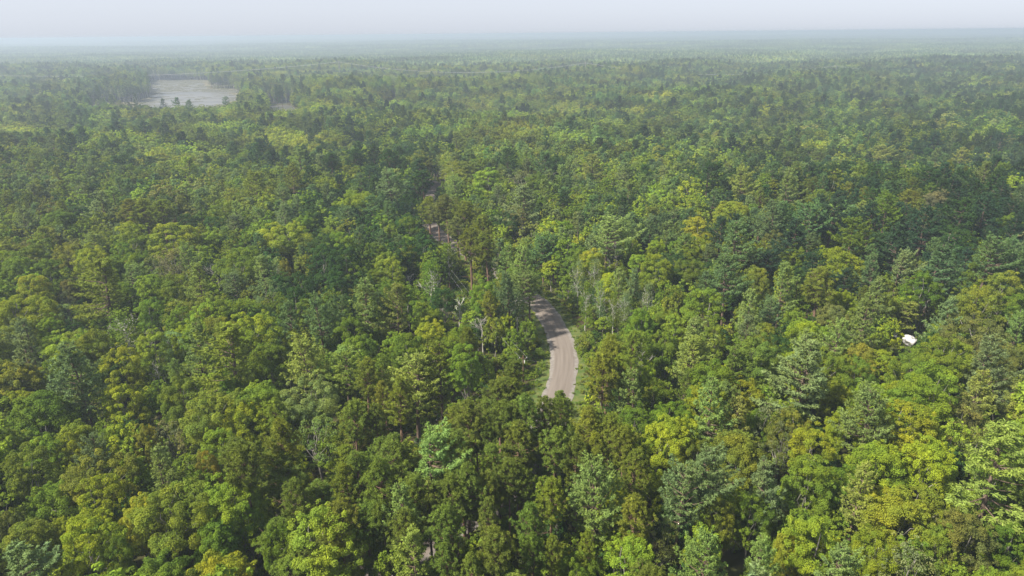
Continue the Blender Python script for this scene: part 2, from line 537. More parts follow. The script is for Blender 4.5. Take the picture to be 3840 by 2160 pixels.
def birch(seed, dens=1.0, leaf=0.24, H=14.5, Rm=2.4, zb=5.0, wood=True, lmat=0, wmat=0):
    r = np.random.default_rng(seed)
    tr = dead_tree(seed + 900, H, Rm, mat=wmat) if wood else Geo()
    cr = Geo()
    for j in range(70):
        t = r.uniform(0, 1)
        z = zb + (H - zb) * t
        a = r.uniform(0, 2 * pi)
        q = Rm * (1 - 0.72 * t ** 1.6) * sqrt(r.uniform(0.05, 1)) * (0.55 + 0.45 * min(1, t * 3))
        n = int(34 * dens / (leaf / 0.24) ** 2)
        n = max(n, 4)
        P = np.array([cos(a) * q, sin(a) * q, z]) + r.normal(size=(n, 3)) * np.array([0.42, 0.42, 0.50])
        sz = leaf * r.uniform(0.7, 1.3, n)
        cr.leaves(P, r.normal(size=(n, 3)) + np.array([0, 0, 0.8]), sz, sz * 0.75, r, lmat, r.uniform(0.85, 1.15) * r.uniform(0.75, 1.25, n))
    return tr, cr

def shrub(seed, dens=1.0, leaf=0.22, H=2.2, Rm=1.4, lmat=0, wmat=0):
    r = np.random.default_rng(seed)
    tr, cr = Geo(), Geo()
    for j in range(7):
        a = r.uniform(0, 2 * pi); L = r.uniform(0.4, 1.0) * Rm
        limb(tr, np.array([0, 0, -0.2]), np.array([cos(a) * L, sin(a) * L, H * r.uniform(0.5, 0.95)]), 0.03, 0.01, r, 0.1, 3, 4, wmat)
    for j in range(16):
        a = r.uniform(0, 2 * pi); q = Rm * sqrt(r.uniform(0, 1))
        c = np.array([cos(a) * q, sin(a) * q, H * (0.25 + 0.55 * r.uniform(0, 1) * (1 - 0.45 * (q / Rm) ** 2))])
        n = int(48 * dens / (leaf / 0.22) ** 2); n = max(n, 3)
        u = unit(r.normal(size=(n, 3)) + np.array([0, 0, 0.5]))
        P = c + u * 0.48 * np.cbrt(r.uniform(0.2, 1, n))[:, None]
        sz = leaf * r.uniform(0.7, 1.4, n)
        cr.leaves(P, u + r.normal(size=(n, 3)) * 0.5 + np.array([0, 0, .5]), sz, sz * 0.7, r, lmat, r.uniform(0.85, 1.15) * r.uniform(0.75, 1.25, n))
    return tr, cr

# kind: height, crown radius, bark, leaf material, object name, category
KIND = {
    'bl': (15.0, 4.05, M_BARK_G, M_LEAF, 'broadleaf_tree'),
    'sp': (13.5, 3.6, M_BARK_G, M_LEAF, 'thin_crowned_tree'),
    'wp': (19.5, 3.5, M_BARK, M_NEEDLE, 'white_pine'),
    'rp': (18.0, 2.35, M_BARK_R, M_NEEDLE, 'red_pine'),
    'bi': (14.5, 2.4, M_BARK_W, M_LEAF, 'birch_tree'),
    'de': (13.0, 2.6, M_DEAD, M_LEAF, 'dead_tree'),
    'dw': (13.0, 2.6, M_DEADW, M_LEAF, 'dead_tree'),
    'sh': (2.2, 1.6, M_BARK_G, M_LEAF, 'shrub'),
}
HI = {k: [] for k in KIND}          # (trunk mesh, crown mesh) pairs, full detail
def reg(k, i, tr, cr):
    b, l = KIND[k][2], KIND[k][3]
    HI[k].append((tr.mesh(f'{k}_trunk_{i}', [b], True), cr.mesh(f'{k}_crown_{i}', [l]) if cr and cr.V else None))
for i in range(7): reg('bl', i, *broadleaf(100 + i, leaf=0.185, nclump=[50, 60, 42, 66, 54, 46, 62][i], zb=[4.2, 3.2, 6.0, 3.8, 5.2, 5.6, 3.4][i], Rx=[4.2, 4.0, 4.7, 4.1, 4.5, 3.9, 4.3][i], H=[15, 16, 13.6, 15, 14.2, 16.2, 14.6][i]))
for i in range(3): reg('sp', i, *broadleaf(150 + i, nclump=34, sparse=0.36, leaf=0.20, H=13.5, Rx=3.6, zb=4.0))
for i in range(6): reg('wp', i, *white_pine(200 + i, Rm=[4.1, 3.8, 4.4, 3.9, 4.3, 3.7][i], zb=[5.5, 6.5, 8, 6, 9.5, 5][i]))
for i in range(4): reg('rp', i, *red_pine(300 + i, zb=[10.2, 11.2, 9.6, 12.0][i]))
for i in range(3): reg('bi', i, *birch(400 + i))
for i in range(4): reg('de', i, dead_tree(500 + i), None)
for i in range(2): reg('dw', i, dead_tree(520 + i, fat=1.25), None)
for i in range(3): reg('sh', i, *shrub(600 + i))

# ------------------------------------------------------------------ colours of foliage
PAL = {
    'yg': (0.215, 0.255, 0.022), 'yl': (0.260, 0.275, 0.028), 'lg': (0.182, 0.242, 0.027), 'g': (0.126, 0.184, 0.022),
    'dg': (0.044, 0.086, 0.022), 'ol': (0.158, 0.186, 0.026), 'br': (0.145, 0.155, 0.044), 'or': (0.205, 0.190, 0.030),
    'bg': (0.105, 0.168, 0.066), 'pg': (0.185, 0.250, 0.072), 'py': (0.228, 0.262, 0.058), 'gg': (0.158, 0.208, 0.086),
    'gr': (0.165, 0.175, 0.085), 'db': (0.038, 0.075, 0.037), 'ro': (0.136, 0.180, 0.032),
}
PAL = {k: (v[0] * 1.11, v[1] * 1.09, v[2]) for k, v in PAL.items()}
NAMEC = {
    'yg': 'bright yellow-green', 'yl': 'yellow', 'lg': 'light green', 'g': 'mid-green', 'dg': 'dark green', 'ol': 'olive',
    'br': 'brownish', 'or': 'orange-tinted', 'bg': 'blue-green', 'pg': 'pale green', 'py': 'pale yellow-green', 'gg': 'grey-green',
    'gr': 'grey', 'db': 'dark blue-green', 'ro': 'dark olive',
}

# ------------------------------------------------------------------ trees read off the photograph, then set on the ground
TILE = {'K': (0, 0, 1.0), 'A': (0, 1260, .6211), 'B': (1280, 1260, .6211), 'C': (2560, 1260, .6211), 'E': (1280, 540, .4969), 'H': (2560, 540, .4969),
        'J': (0, 540, .4969), 'D': (0, 900, .4142), 'M': (960, 900, .4142), 'G': (2100, 900, .3864), 'I': (2940, 900, .3864)}
# tile: (x of the top, y of the top, crown width, kind, colour[, y of the base])
SPEC = {
 'K': [(608,372,28,'wp','db'),(663,367,36,'wp','bg'),(705,378,34,'wp','bg'),(845,364,24,'bl','bg'),(490,262,40,'wp','db'),(673,226,36,'wp','db'),
       (776,218,36,'wp','db'),(270,262,46,'wp','db'),(232,285,40,'wp','db'),(53,302,74,'wp','db'),(820,240,30,'wp','db'),(295,360,60,'wp','dg'),(428,455,60,'wp','db'),
       (534,455,64,'wp','db'),(1715,500,80,'wp','pg'),(2990,380,56,'wp','db'),(3375,330,70,'wp','db'),(3250,350,44,'wp','db'),(3530,330,44,'wp','db'),
       (2065,330,60,'wp','bg'),(2100,345,44,'wp','db'),(1780,235,30,'wp','db'),(1205,405,40,'wp','db'),(1905,560,70,'wp','dg'),(3090,300,70,'bl','dg'),
       (2790,360,60,'wp','db'),(2480,385,60,'bl','dg'),(2440,420,70,'bl','dg'),(1120,560,90,'wp','pg'),(980,520,80,'wp','db'),(180,505,70,'wp','gg'),
       (1330,560,90,'rp','dg'),(1400,545,100,'rp','dg'),(1460,560,90,'rp','dg'),(1240,575,90,'rp','dg'),(1520,550,100,'bl','dg'),(1570,600,100,'wp','db'),
       (3080,560,90,'rp','ro'),(2960,570,90,'rp','ro'),(3300,545,90,'wp','py'),(3500,500,100,'wp','db'),(3640,480,110,'bl','dg'),(3760,500,120,'wp','db')],
 'A': [(190,350,330,'bl','g'),(720,320,210,'bl','yg'),(1060,300,240,'bl','ol'),(1270,370,300,'bl','ol'),(1390,270,170,'bl','g'),
       (1420,440,260,'bl','yg'),(1320,560,210,'bl','lg'),(1620,30,240,'bl','g'),(730,100,210,'bl','yg'),(900,10,190,'bl','lg'),
       (1360,-60,380,'wp','ol'),(1860,10,230,'wp','py'),(1860,270,270,'bl','pg'),(1900,470,280,'sp','pg'),(1640,520,250,'rp','ol'),
       (1450,670,260,'rp','ro'),(1770,690,330,'rp','ro',1230),(1040,545,180,'sp','gr'),(950,690,210,'wp','pg'),(870,560,150,'bl','or'),
       (700,540,200,'bl','g'),(440,590,160,'bl','yg'),(430,510,220,'bl','lg'),(545,600,170,'wp','gg'),(250,640,200,'bl','lg'),
       (130,720,280,'bl','ol'),(560,740,320,'bl','ol'),(770,750,180,'bl','g'),(155,810,200,'bl','yg'),(250,890,260,'bl','lg'),
       (600,890,300,'bl','yg'),(370,1080,160,'bl','yl'),(500,1150,330,'bl','yg'),(820,1030,230,'bl','yl'),(1010,950,380,'bl','ol'),
       (1390,890,350,'bl','lg'),(1640,1130,200,'bl','g'),(1950,1090,440,'bl','lg'),(150,1130,300,'bl','ol'),(30,1090,170,'bl','br'),
       (1240,735,110,'bl','or'),(50,490,190,'bl','br'),(100,180,240,'bl','ol'),(440,60,330,'wp','gg'),(130,10,220,'wp','gg'),
       (280,135,130,'bl','yg'),(500,285,110,'wp','gg'),(1745,240,70,'de','gr'),(930,140,120,'de','gr'),(1480,1020,180,'bl','g'),
       (1300,1120,260,'bl','g'),(700,1260,180,'bl','g')],
 'B': [(470,100,300,'wp','py',640),(620,50,260,'wp','ol',640),(740,90,220,'bl','g'),(775,410,210,'rp','ro'),(520,575,290,'wp','pg'),
       (240,755,240,'rp','ro'),(520,860,200,'wp','py'),(390,920,300,'wp','pg'),(420,1170,240,'wp','py'),(630,1060,230,'rp','ro'),
       (390,1040,210,'rp','ro'),(720,590,210,'rp','ro'),(760,775,210,'rp','ro'),(865,550,140,'rp','ro'),(900,650,170,'rp','ro'),
       (690,840,190,'rp','ro'),(1090,360,220,'rp','ro'),(1010,400,200,'rp','ro'),(1340,335,150,'rp','ro'),(1290,560,190,'rp','ro'),
       (1430,610,180,'rp','ro'),(1010,760,180,'rp','ro'),(1230,380,180,'rp','ro'),(1165,235,170,'wp','lg'),(1040,330,130,'wp','pg'),
       (1040,255,130,'rp','ol'),(1540,755,330,'wp','pg'),(1140,1020,190,'rp','ro'),(930,1175,230,'rp','ro'),(890,1010,140,'rp','ro'),
       (1270,860,200,'rp','ol'),(1505,115,120,'bl','yg'),(1590,90,210,'rp','ol'),(1690,130,170,'rp','ol'),(1620,470,180,'rp','ol'),
       (1790,130,160,'bl','yg'),(1785,205,200,'wp','pg'),(1980,515,270,'bl','yg'),(1890,450,260,'bl','lg'),(1920,820,220,'bl','yg'),
       (1920,660,80,'de','gr'),(2050,820,290,'wp','gg'),(1740,1260,330,'bl','lg'),(130,150,170,'rp','ol'),(330,255,180,'rp','ol'),
       (60,415,200,'rp','ro'),(200,420,170,'rp','ro'),(560,960,150,'rp','ro'),(1500,420,190,'rp','ol'),(1720,560,200,'rp','ol'),
       (870,830,170,'rp','ro'),(1100,800,150,'rp','ro'),(1180,1180,170,'rp','ro'),(1260,1230,130,'rp','ol'),(1480,1180,130,'rp','ol'),
       (640,1270,170,'rp','ro'),(780,1310,160,'rp','ro'),(1650,850,180,'bl','yg'),(250,1010,170,'rp','ro'),(1950,1150,200,'sp','br'),
       (100,20,200,'bl','g'),(420,30,220,'bl','g'),(1430,1320,190,'bl','g'),(1770,700,190,'rp','ol'),(1560,590,170,'rp','ol')],
 'C': [(760,10,400,'wp','gg'),(190,285,270,'wp','pg'),(450,40,310,'bl','ro'),(70,10,190,'wp','py'),(1100,55,200,'bl','or'),(1060,150,210,'bl','g'),
       (1200,80,180,'bl','yg'),(1410,125,230,'bl','g'),(1480,230,360,'bl','g'),(1160,310,280,'wp','pg'),(1620,10,240,'bl','lg'),
       (1880,20,270,'wp','gg'),(1990,95,210,'bl','br'),(1940,215,240,'sp','br'),(990,420,210,'bl','yg'),(680,460,250,'bl','ol'),
       (500,460,210,'sp','gr'),(370,585,300,'bl','ol'),(790,590,260,'bl','yg'),(140,690,270,'wp','gg'),(525,775,230,'wp','gg'),
       (760,775,290,'bl','g'),(1010,830,230,'bl','g'),(1090,780,230,'wp','py'),(1500,655,300,'bl','yg'),(1780,590,240,'sp','br'),
       (1950,575,500,'wp','py'),(1320,910,340,'bl','yl'),(790,1115,340,'bl','lg'),(640,1200,140,'bl','yl'),(430,990,210,'bl','g'),
       (230,1010,210,'bl','ol'),(140,1195,260,'wp','pg'),(490,1230,230,'wp','pg'),(960,1255,250,'wp','pg'),(1390,1260,330,'sp','gr'),
       (1180,1200,210,'bl','yg'),(1700,1090,310,'bl','br'),(1880,1400,220,'bl','lg'),(1490,960,240,'bl','ol'),(1330,270,160,'bl','yg'),
       (1800,210,230,'wp','py'),(1700,420,220,'bl','br'),(30,540,180,'bl','yg'),(100,640,150,'bl','ol'),(600,600,180,'sp','br'),
       (1550,1180,200,'bl','ol'),(330,380,180,'wp','py'),(480,440,150,'bl','g'),(1960,1150,220,'bl','g')],
 'D': [(160,150,330,'bl','g'),(430,200,260,'bl','g'),(280,360,290,'bl','yl'),(140,510,390,'bl','yg'),(880,180,520,'wp','ol'),
       (830,80,300,'bl','yg'),(560,20,260,'bl','ol'),(1070,40,210,'bl','g'),(1320,310,270,'bl','lg'),(1530,120,290,'sp','gr'),
       (1370,120,210,'sp','br'),(1700,40,180,'wp','pg'),(1770,220,260,'wp','py'),(1330,560,250,'bl','g'),(1560,360,280,'bl','g'),
       (2020,180,170,'de','gr',600),(2140,120,320,'bl','g'),(1080,660,460,'bi','g'),(420,720,230,'bl','lg'),(210,720,220,'wp','gg'),
       (620,600,230,'sp','gg'),(1750,760,300,'wp','pg'),(2080,600,430,'wp','py'),(420,540,160,'bl','yl'),(1600,620,260,'bl','g'),(580,470,120,'sp','gr'),
       (960,780,130,'de','gr'),(1110,730,110,'de','gr'),(1320,780,110,'de','gr'),(620,350,160,'bl','br')],
 'M': [(600,80,260,'bl','dg'),(780,100,290,'bl','dg'),(380,300,270,'bl','dg'),(200,330,220,'bl','dg'),(260,165,110,'bl','or'),(1200,175,270,'bl','lg'),
       (970,365,330,'wp','pg'),(1250,420,290,'wp','py'),(560,535,290,'wp','bg'),(265,565,250,'wp','bg'),(540,780,320,'wp','ol'),
       (330,800,180,'bl','yg'),(830,720,300,'bl','g'),(1020,610,260,'bl','lg'),(100,690,250,'bl','g'),(1400,800,270,'bl','g'),
       (1590,755,300,'bl','yg'),(770,515,210,'wp','bg'),(1395,335,120,'dw','gr',490),(1620,300,110,'dw','gr',545),(1695,580,80,'dw','gr',800),
       (1845,545,190,'dw','gr',830),(2060,690,220,'de','br',1065),(1590,590,200,'bl','lg'),(1570,220,230,'bi','g'),(1690,440,240,'bl','dg'),
       (1080,250,220,'bl','g'),(1480,590,200,'bl','lg'),(700,330,240,'bl','dg'),(880,190,200,'bl','g')],
 'G': [(430,700,380,'bl','yg'),(780,690,270,'bl','g'),(1040,655,250,'bl','lg'),(1430,485,390,'bl','lg'),(1270,775,390,'wp','pg'),
       (1850,495,260,'wp','pg'),(2180,245,280,'wp','pg'),(1640,155,340,'wp','bg'),(1900,245,270,'bl','ol'),(1400,740,220,'sp','br'),
       (1850,925,360,'bl','ol'),(1900,1090,400,'bl','ol'),(760,165,210,'bl','lg'),(950,195,320,'bl','yg'),(1250,190,280,'bl','g'),
       (940,10,190,'bl','yg'),(470,930,280,'rp','ol'),(500,1150,280,'rp','ol'),(720,1140,220,'bl','yg'),
       (330,200,200,'bi','gg'),(180,220,180,'bi','gg'),(400,420,170,'bi','gg'),(530,520,160,'bi','g'),(640,510,170,'bi','gg'),(870,430,170,'bi','gg'),
       (545,60,210,'de','gr'),(1100,470,200,'bl','g'),(2250,690,240,'bl','lg'),(2000,800,210,'bl','ol'),(1130,760,240,'bl','lg'),(260,420,160,'bi','g'),
       (700,900,220,'rp','ol'),(1480,860,230,'bl','lg'),(1000,890,220,'bl','g')],
 'I': [(140,85,280,'bl','g'),(520,90,460,'bl','yg'),(360,280,340,'rp','ol'),(900,145,210,'wp','bg'),(1140,105,230,'wp','gg'),(1500,55,430,'wp','bg'),
       (1050,345,350,'wp','bg'),(1400,335,350,'bl','g'),(810,535,340,'wp','pg'),(1150,600,300,'wp','py',957),(460,610,300,'bl','br'),(500,765,270,'wp','pg'),
       (1600,565,300,'wp','gg'),(1900,500,430,'bl','ol'),(2180,370,350,'bl','ol'),(1900,770,450,'bl','br'),(1560,800,380,'bl','g'),(2100,960,340,'wp','gg'),
       (100,690,260,'bl','lg'),(1980,150,300,'bl','g'),(2020,-10,360,'wp','bg'),(2290,110,260,'wp','bg'),(850,50,210,'wp','bg'),(2300,690,200,'wp','pg'),
       (780,1010,170,'bl','or'),(560,500,280,'bl','yg'),(1780,480,200,'bl','br')],
 'H': [(420,600,270,'wp','bg'),(870,580,300,'wp','db'),(1290,560,260,'wp','g'),(1640,600,290,'wp','db'),(1850,480,310,'wp','db'),(2100,420,280,'wp','dg'),
       (2310,630,260,'wp','bg'),(2080,655,290,'bl','dg'),(360,425,260,'bl','yg'),(130,585,280,'bl','yl'),(690,690,170,'bl','br'),(460,180,190,'wp','py'),
       (800,200,190,'wp','pg'),(200,145,230,'wp','dg'),(1900,80,140,'wp','pg'),(2110,60,160,'wp','py'),(2300,140,160,'wp','pg'),(1150,420,260,'wp','db'),
       (1450,450,260,'wp','db'),(1000,470,240,'wp','bg'),(700,440,240,'wp','bg'),(2300,380,260,'wp','db'),(280,560,200,'wp','db'),(1560,370,220,'wp','g')],
 'E': [(820,390,250,'rp','br',850),(680,400,190,'rp','ol',800),(940,440,210,'rp','ol',880),(990,640,230,'rp','ol',1150),(1120,680,190,'rp','ol',1180),
       (1060,540,190,'rp','ol'),(1370,790,250,'wp','pg'),(1420,990,230,'wp','pg',1420),(1270,980,210,'wp','bg'),(1330,1110,210,'bi','gg',1449),(1230,505,190,'bl','dg'),
       (1900,85,350,'wp','py'),(1530,65,210,'wp','bg'),(1610,95,190,'bl','dg'),(500,25,230,'bl','dg'),(180,25,330,'rp','dg'),(560,120,240,'wp','bg'),
       (370,205,210,'wp','gg'),(100,345,290,'bl','yg'),(890,140,270,'bl','ol'),(2420,45,390,'bl','dg'),(1340,510,210,'sp','br'),(510,575,190,'bl','g'),
       (1100,215,230,'bl','lg'),(1330,225,210,'sp','gr'),(1370,325,300,'wp','gg'),(2230,155,210,'bl','lg'),(2000,570,300,'wp','pg'),(1480,240,200,'bl','g'),
       (750,450,200,'rp','br',830),(890,560,200,'rp','br',905),(300,40,220,'rp','dg'),(620,200,190,'rp','dg')],
 'J': [(510,190,140,'bl','dg'),(980,165,260,'bl','g'),(440,490,250,'bl','g'),(980,615,260,'bl','yg'),(420,715,300,'bl','ol'),(390,575,290,'bl','ol'),
       (1310,640,360,'bl','yg'),(1080,420,300,'rp','ol'),(740,355,260,'wp','gg'),(850,335,210,'wp','pg'),(1390,100,220,'wp','lg'),(1920,215,200,'wp','ol'),
       (2190,150,190,'wp','ol'),(2120,605,290,'bl','yg'),(1200,430,240,'rp','ol'),(960,420,230,'rp','ol')],
}
# extra protected spots (visible through gaps in the photograph): pixel + height above ground
def full(t, x, y):
    ox, oy, s = TILE[t]
    return ox + x * s, oy + y * s
Z4 = lambda x, y: (1700 + x / 2.635, 950 + y / 2.635)

# the road's centre line
ROAD_PX = [full('B', -300, 1620), full('B', 300, 1370), full('B', 700, 1130), full('B', 1010, 930), full('B', 1190, 690), full('B', 1275, 450)] + \
    [Z4(*p) for p in [(1055, 1340), (1085, 1200), (1098, 1080), (1082, 930), (1045, 820), (979, 690), (925, 600), (845, 500), (740, 430)]] + \
    [full('E', 1240, 1010), full('E', 1000, 850), full('E', 830, 750), full('E', 690, 650), full('E', 635, 530), full('E', 680, 400),
     full('E', 722, 325), full('E', 690, 296), full('E', 560, 255), full('E', 330, 215)]
rp = np.array([on_ground(*p) for p in ROAD_PX])
# Catmull-Rom through the points, resampled
def spline(P, step):
    P = np.vstack([2 * P[0] - P[1], P, 2 * P[-1] - P[-2]])
    out = []
    for i in range(1, len(P) - 2):
        a, b, c, d = P[i - 1:i + 3]
        n = max(2, int(np.linalg.norm(c - b) / step))
        for t in np.arange(n) / n:
            out.append(0.5 * (2 * b + (c - a) * t + (2 * a - 5 * b + 4 * c - d) * t * t + (3 * b - a - 3 * c + d) * t ** 3))
    out.append(P[-2])
    return np.array(out)
RC = spline(rp[:, :2], 1.5)
for _ in range(6):
    RC[1:-1] = (RC[:-2] + 2 * RC[1:-1] + RC[2:]) / 4
RT = unit(np.gradient(RC, axis=0))
RN = np.c_[-RT[:, 1], RT[:, 0]]
RS = np.concatenate([[0], np.cumsum(np.linalg.norm(np.diff(RC, axis=0), axis=1))])

rpz4 = (proj(np.c_[RC, ground(RC[:, 0], RC[:, 1])])[1] - 950) * 2.635
def road_dist(x, y):
    x, y = np.asarray(x), np.asarray(y)
    d = np.full(x.shape, 1e9)
    m = (y < 420) & (np.abs(x) < 220)
    if m.any():
        xs, ys = x[m], y[m]
        dd = np.full(xs.shape, 1e9)
        for i in range(0, len(RC), 2):
            dd = np.minimum(dd, (xs - RC[i, 0]) ** 2 + (ys - RC[i, 1]) ** 2)
        d[m] = np.sqrt(dd)
    return d

T_kind, T_p, T_sx, T_sz, T_col, T_hero, T_pal, T_base = [], [], [], [], [], [], [], []
def put(kind, x, y, sx, sz, pal, hero):
    T_kind.append(kind); T_p.append((x, y)); T_sx.append(sx); T_sz.append(sz); T_pal.append(pal); T_hero.append(hero); T_base.append(False)

SEEN = []
for tile, rows in SPEC.items():
    for row in rows:
        x, y, w, k, c = row[:5]
        px, py = full(tile, x, y)
        wpx = w * TILE[tile][2]
        H0, R0 = KIND[k][0], KIND[k][1]
        if len(row) > 5:
            _, pyb = full(tile, x, row[5])
            B = on_ground(px, pyb)
            d = np.linalg.norm(B[:2])
            r_ = ray(px, py)
            H = CAM_H + r_[2] / np.linalg.norm(r_[:2]) * d - B[2]
            dep = proj(B)[2][0]
            sx = wpx / F * dep / (2 * R0)
            put(k, B[0], B[1], float(np.clip(sx, 0.45, 1.8)), float(np.clip(H / H0, 0.5, 1.7)), c, True)
            T_base[-1] = True
            continue
        cls = 'pine' if k in ('wp', 'rp') else k
        if any(c_ == cls and np.hypot(px - x_, py - y_) < 0.42 * (wpx + w_) / 2 for c_, x_, y_, w_ in SEEN): continue
        SEEN.append((cls, px, py, wpx))
        H = H0 * rng.uniform(0.9, 1.1)
        for _ in range(3):
            B = on_ground(px, py, H)
            dep = proj(B)[2][0]
            sx = float(np.clip(wpx / F * dep / (2 * R0), 0.45, 2.0))
            H = H0 * np.clip(sx, 0.7, 1.35) ** 0.55
        put(k, B[0], B[1], sx, H / H0, c, True)
for i in range(len(RC)):
    if rpz4[i] > 1900 and i % 2 == 0 and RC[i, 1] > 55:
        for side in (-1, 1):
            if rng.uniform() < (0.9 if side < 0 else 1.0):
                o = side * rng.uniform(3.9, 5.6)
                put('rp', RC[i, 0] + RN[i, 0] * o, RC[i, 1] + RN[i, 1] * o, rng.uniform(0.95, 1.3), rng.uniform(0.52, 1.0), rng.choice(['ro', 'ro', 'ol']), True)
for i in range(len(RC)):
    if rpz4[i] > 1900 and i % 3 == 1 and RC[i, 1] > 55:
        o = -rng.uniform(4.3, 6.0)
        put('wp' if rng.uniform() < 0.4 else 'bl', RC[i, 0] + RN[i, 0] * o, RC[i, 1] + RN[i, 1] * o, rng.uniform(0.5, 0.75), rng.uniform(0.45, 0.65), rng.choice(['g', 'ol', 'lg', 'pg']), True)
NH = len(T_kind)

# ------------------------------------------------------------------ the rest of the wood: a jittered grid, kinds and colours by district
# (photo x, y, reach, {kind: weight}, colours of broadleaf trees, colours of conifers)
ZONES = [
    (250, 1900, 500, dict(bl=12, wp=2, rp=1, sp=1), 'yg yg lg g ol ol yl lg g br', 'ol gg pg'),
    (800, 1700, 450, dict(bl=9, wp=2, rp=4, sp=1), 'yg lg g ol g', 'ro ol pg'),
    (300, 1350, 400, dict(bl=8, wp=4, sp=2), 'ol g lg yg g', 'gg ol pg'),
    (1900, 1850, 420, dict(rp=14, wp=2, bl=2), 'yg g lg', 'ro ro ro ol'),
    (1500, 1650, 250, dict(rp=8, wp=2, bl=1), 'g lg', 'ro ro ol'),
    (2500, 1500, 300, dict(rp=5, bl=7, wp=2), 'yg lg g', 'ol ro pg'),
    (3200, 1900, 500, dict(bl=8, wp=5, sp=1), 'ol yg lg g g br yl', 'gg pg gg py'),
    (3500, 1450, 400, dict(bl=8, wp=3, sp=1), 'ol g lg yg br', 'gg pg py'),
    (2700, 1150, 350, dict(bl=8, wp=5, bi=1), 'g lg yg g ol', 'pg bg py'),
    (3350, 880, 460, dict(wp=12, bl=2, rp=1), 'dg dg', 'db db db dg bg'),
    (3200, 700, 300, dict(rp=8, wp=4, bl=3), 'ol g', 'ro ro ol pg'),
    (3450, 500, 420, dict(bl=6, wp=4, sp=1), 'dg dg dg gr g', 'db db dg'),
    (2300, 800, 350, dict(bl=7, wp=6), 'lg g g yg', 'pg gg bg'),
    (2500, 550, 400, dict(bl=7, wp=5), 'dg g dg lg', 'bg dg pg'),
    (2000, 640, 300, dict(bl=7, wp=5, sp=1), 'g lg ol g', 'bg gg pg'),
    (1430, 600, 240, dict(rp=5, wp=5, bl=3), 'dg dg g', 'db dg dg'),
    (1380, 590, 200, dict(rp=5, wp=5, bl=3), 'dg', 'db dg'),
    (1250, 940, 300, dict(bl=10, wp=1), 'dg dg g dg g', 'bg db'),
    (1650, 1000, 200, dict(bl=7, wp=2, rp=3, bi=1), 'g lg ol g', 'ol bg'),
    (700, 1000, 350, dict(bl=9, wp=2, sp=2, bi=1), 'g lg ol g gg', 'ol pg'),
    (200, 1000, 400, dict(bl=9, wp=2, sp=2), 'ol yg g ol br', 'ol gg'),
    (400, 700, 400, dict(bl=8, wp=4, sp=2), 'g ol lg dg br g', 'gg pg ol'),
    (1000, 700, 300, dict(bl=6, wp=6, sp=1), 'g lg ol', 'pg gg ol bg'),
    (1000, 480, 400, dict(bl=9, wp=3, sp=1), 'g lg lg ol', 'bg gg'),
    (400, 480, 400, dict(bl=8, wp=4, sp=1), 'g lg dg ol', 'bg dg gg'),
    (1900, 430, 500, dict(bl=7, wp=4, sp=2), 'g lg ol br ol', 'gg pg bg'),
    (3000, 380, 500, dict(bl=6, wp=5, sp=1), 'g ol lg dg', 'bg gg dg'),
    (1200, 290, 400, dict(bl=9, wp=2, sp=1), 'lg ol g lg yg', 'bg'),
    (500, 280, 400, dict(bl=7, wp=5, sp=2), 'g dg gg lg', 'db bg'),
]
zx = np.array([z[0] for z in ZONES]); zy = np.array([z[1] for z in ZONES]); zr = np.array([z[2] for z in ZONES])
HALF = 46
def hexgrid(y0, y1, s, jit):
    P = []
    row = 0
    y = y0
    while y < y1:
        hw = y * tan(R(HALF)) + 35
        xs = np.arange(-hw, hw, s) + (row % 2) * s / 2
        P.append(np.c_[xs, np.full(len(xs), y)])
        y += s * 0.87
        row += 1
    P = np.concatenate(P)
    return P + rng.uniform(-jit, jit, P.shape) * s
NEAR_END, FAR_END = 420.0, 1700.0
G1 = np.concatenate([hexgrid(-20, NEAR_END, 5.7, 0.40), hexgrid(NEAR_END, FAR_END, 6.6, 0.42)])
gz = ground(G1[:, 0], G1[:, 1])
gx_, gy_, gd_ = proj(np.c_[G1, gz + 12])
# the district of each place: by its place in the photograph, out-of-frame places take the nearest
gxc, gyc = np.clip(gx_, 0, 3840), np.clip(np.where(gd_ > 5, gy_, 2160), 150, 2160)
wz = np.exp(-(((gxc[:, None] - zx) ** 2 + (1.3 * (gyc[:, None] - zy)) ** 2) / (2 * zr ** 2) * 2.0)) + 1e-12
wz /= wz.sum(1, keepdims=True)
zi = (np.cumsum(wz, 1) > rng.uniform(0, 1, len(G1))[:, None]).argmax(1)
def waves(x, y, wl, seed):
    r = np.random.default_rng(seed)
    v = np.zeros(np.shape(x))
    for _ in range(7):
        a = r.uniform(0, 2 * pi); k = 2 * pi / (wl * r.uniform(0.7, 1.5))
        v = v + np.sin(k * (x * cos(a) + y * sin(a)) + r.uniform(0, 6.28))
    return v / 1.9
n_kind = waves(G1[:, 0], G1[:, 1], 150, 1); n_tone = waves(G1[:, 0], G1[:, 1], 70, 2); n_hue = waves(G1[:, 0], G1[:, 1], 110, 3); n_h = waves(G1[:, 0], G1[:, 1], 240, 4)
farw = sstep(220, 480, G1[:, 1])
fk, fp, fs, fz = [], [], [], []
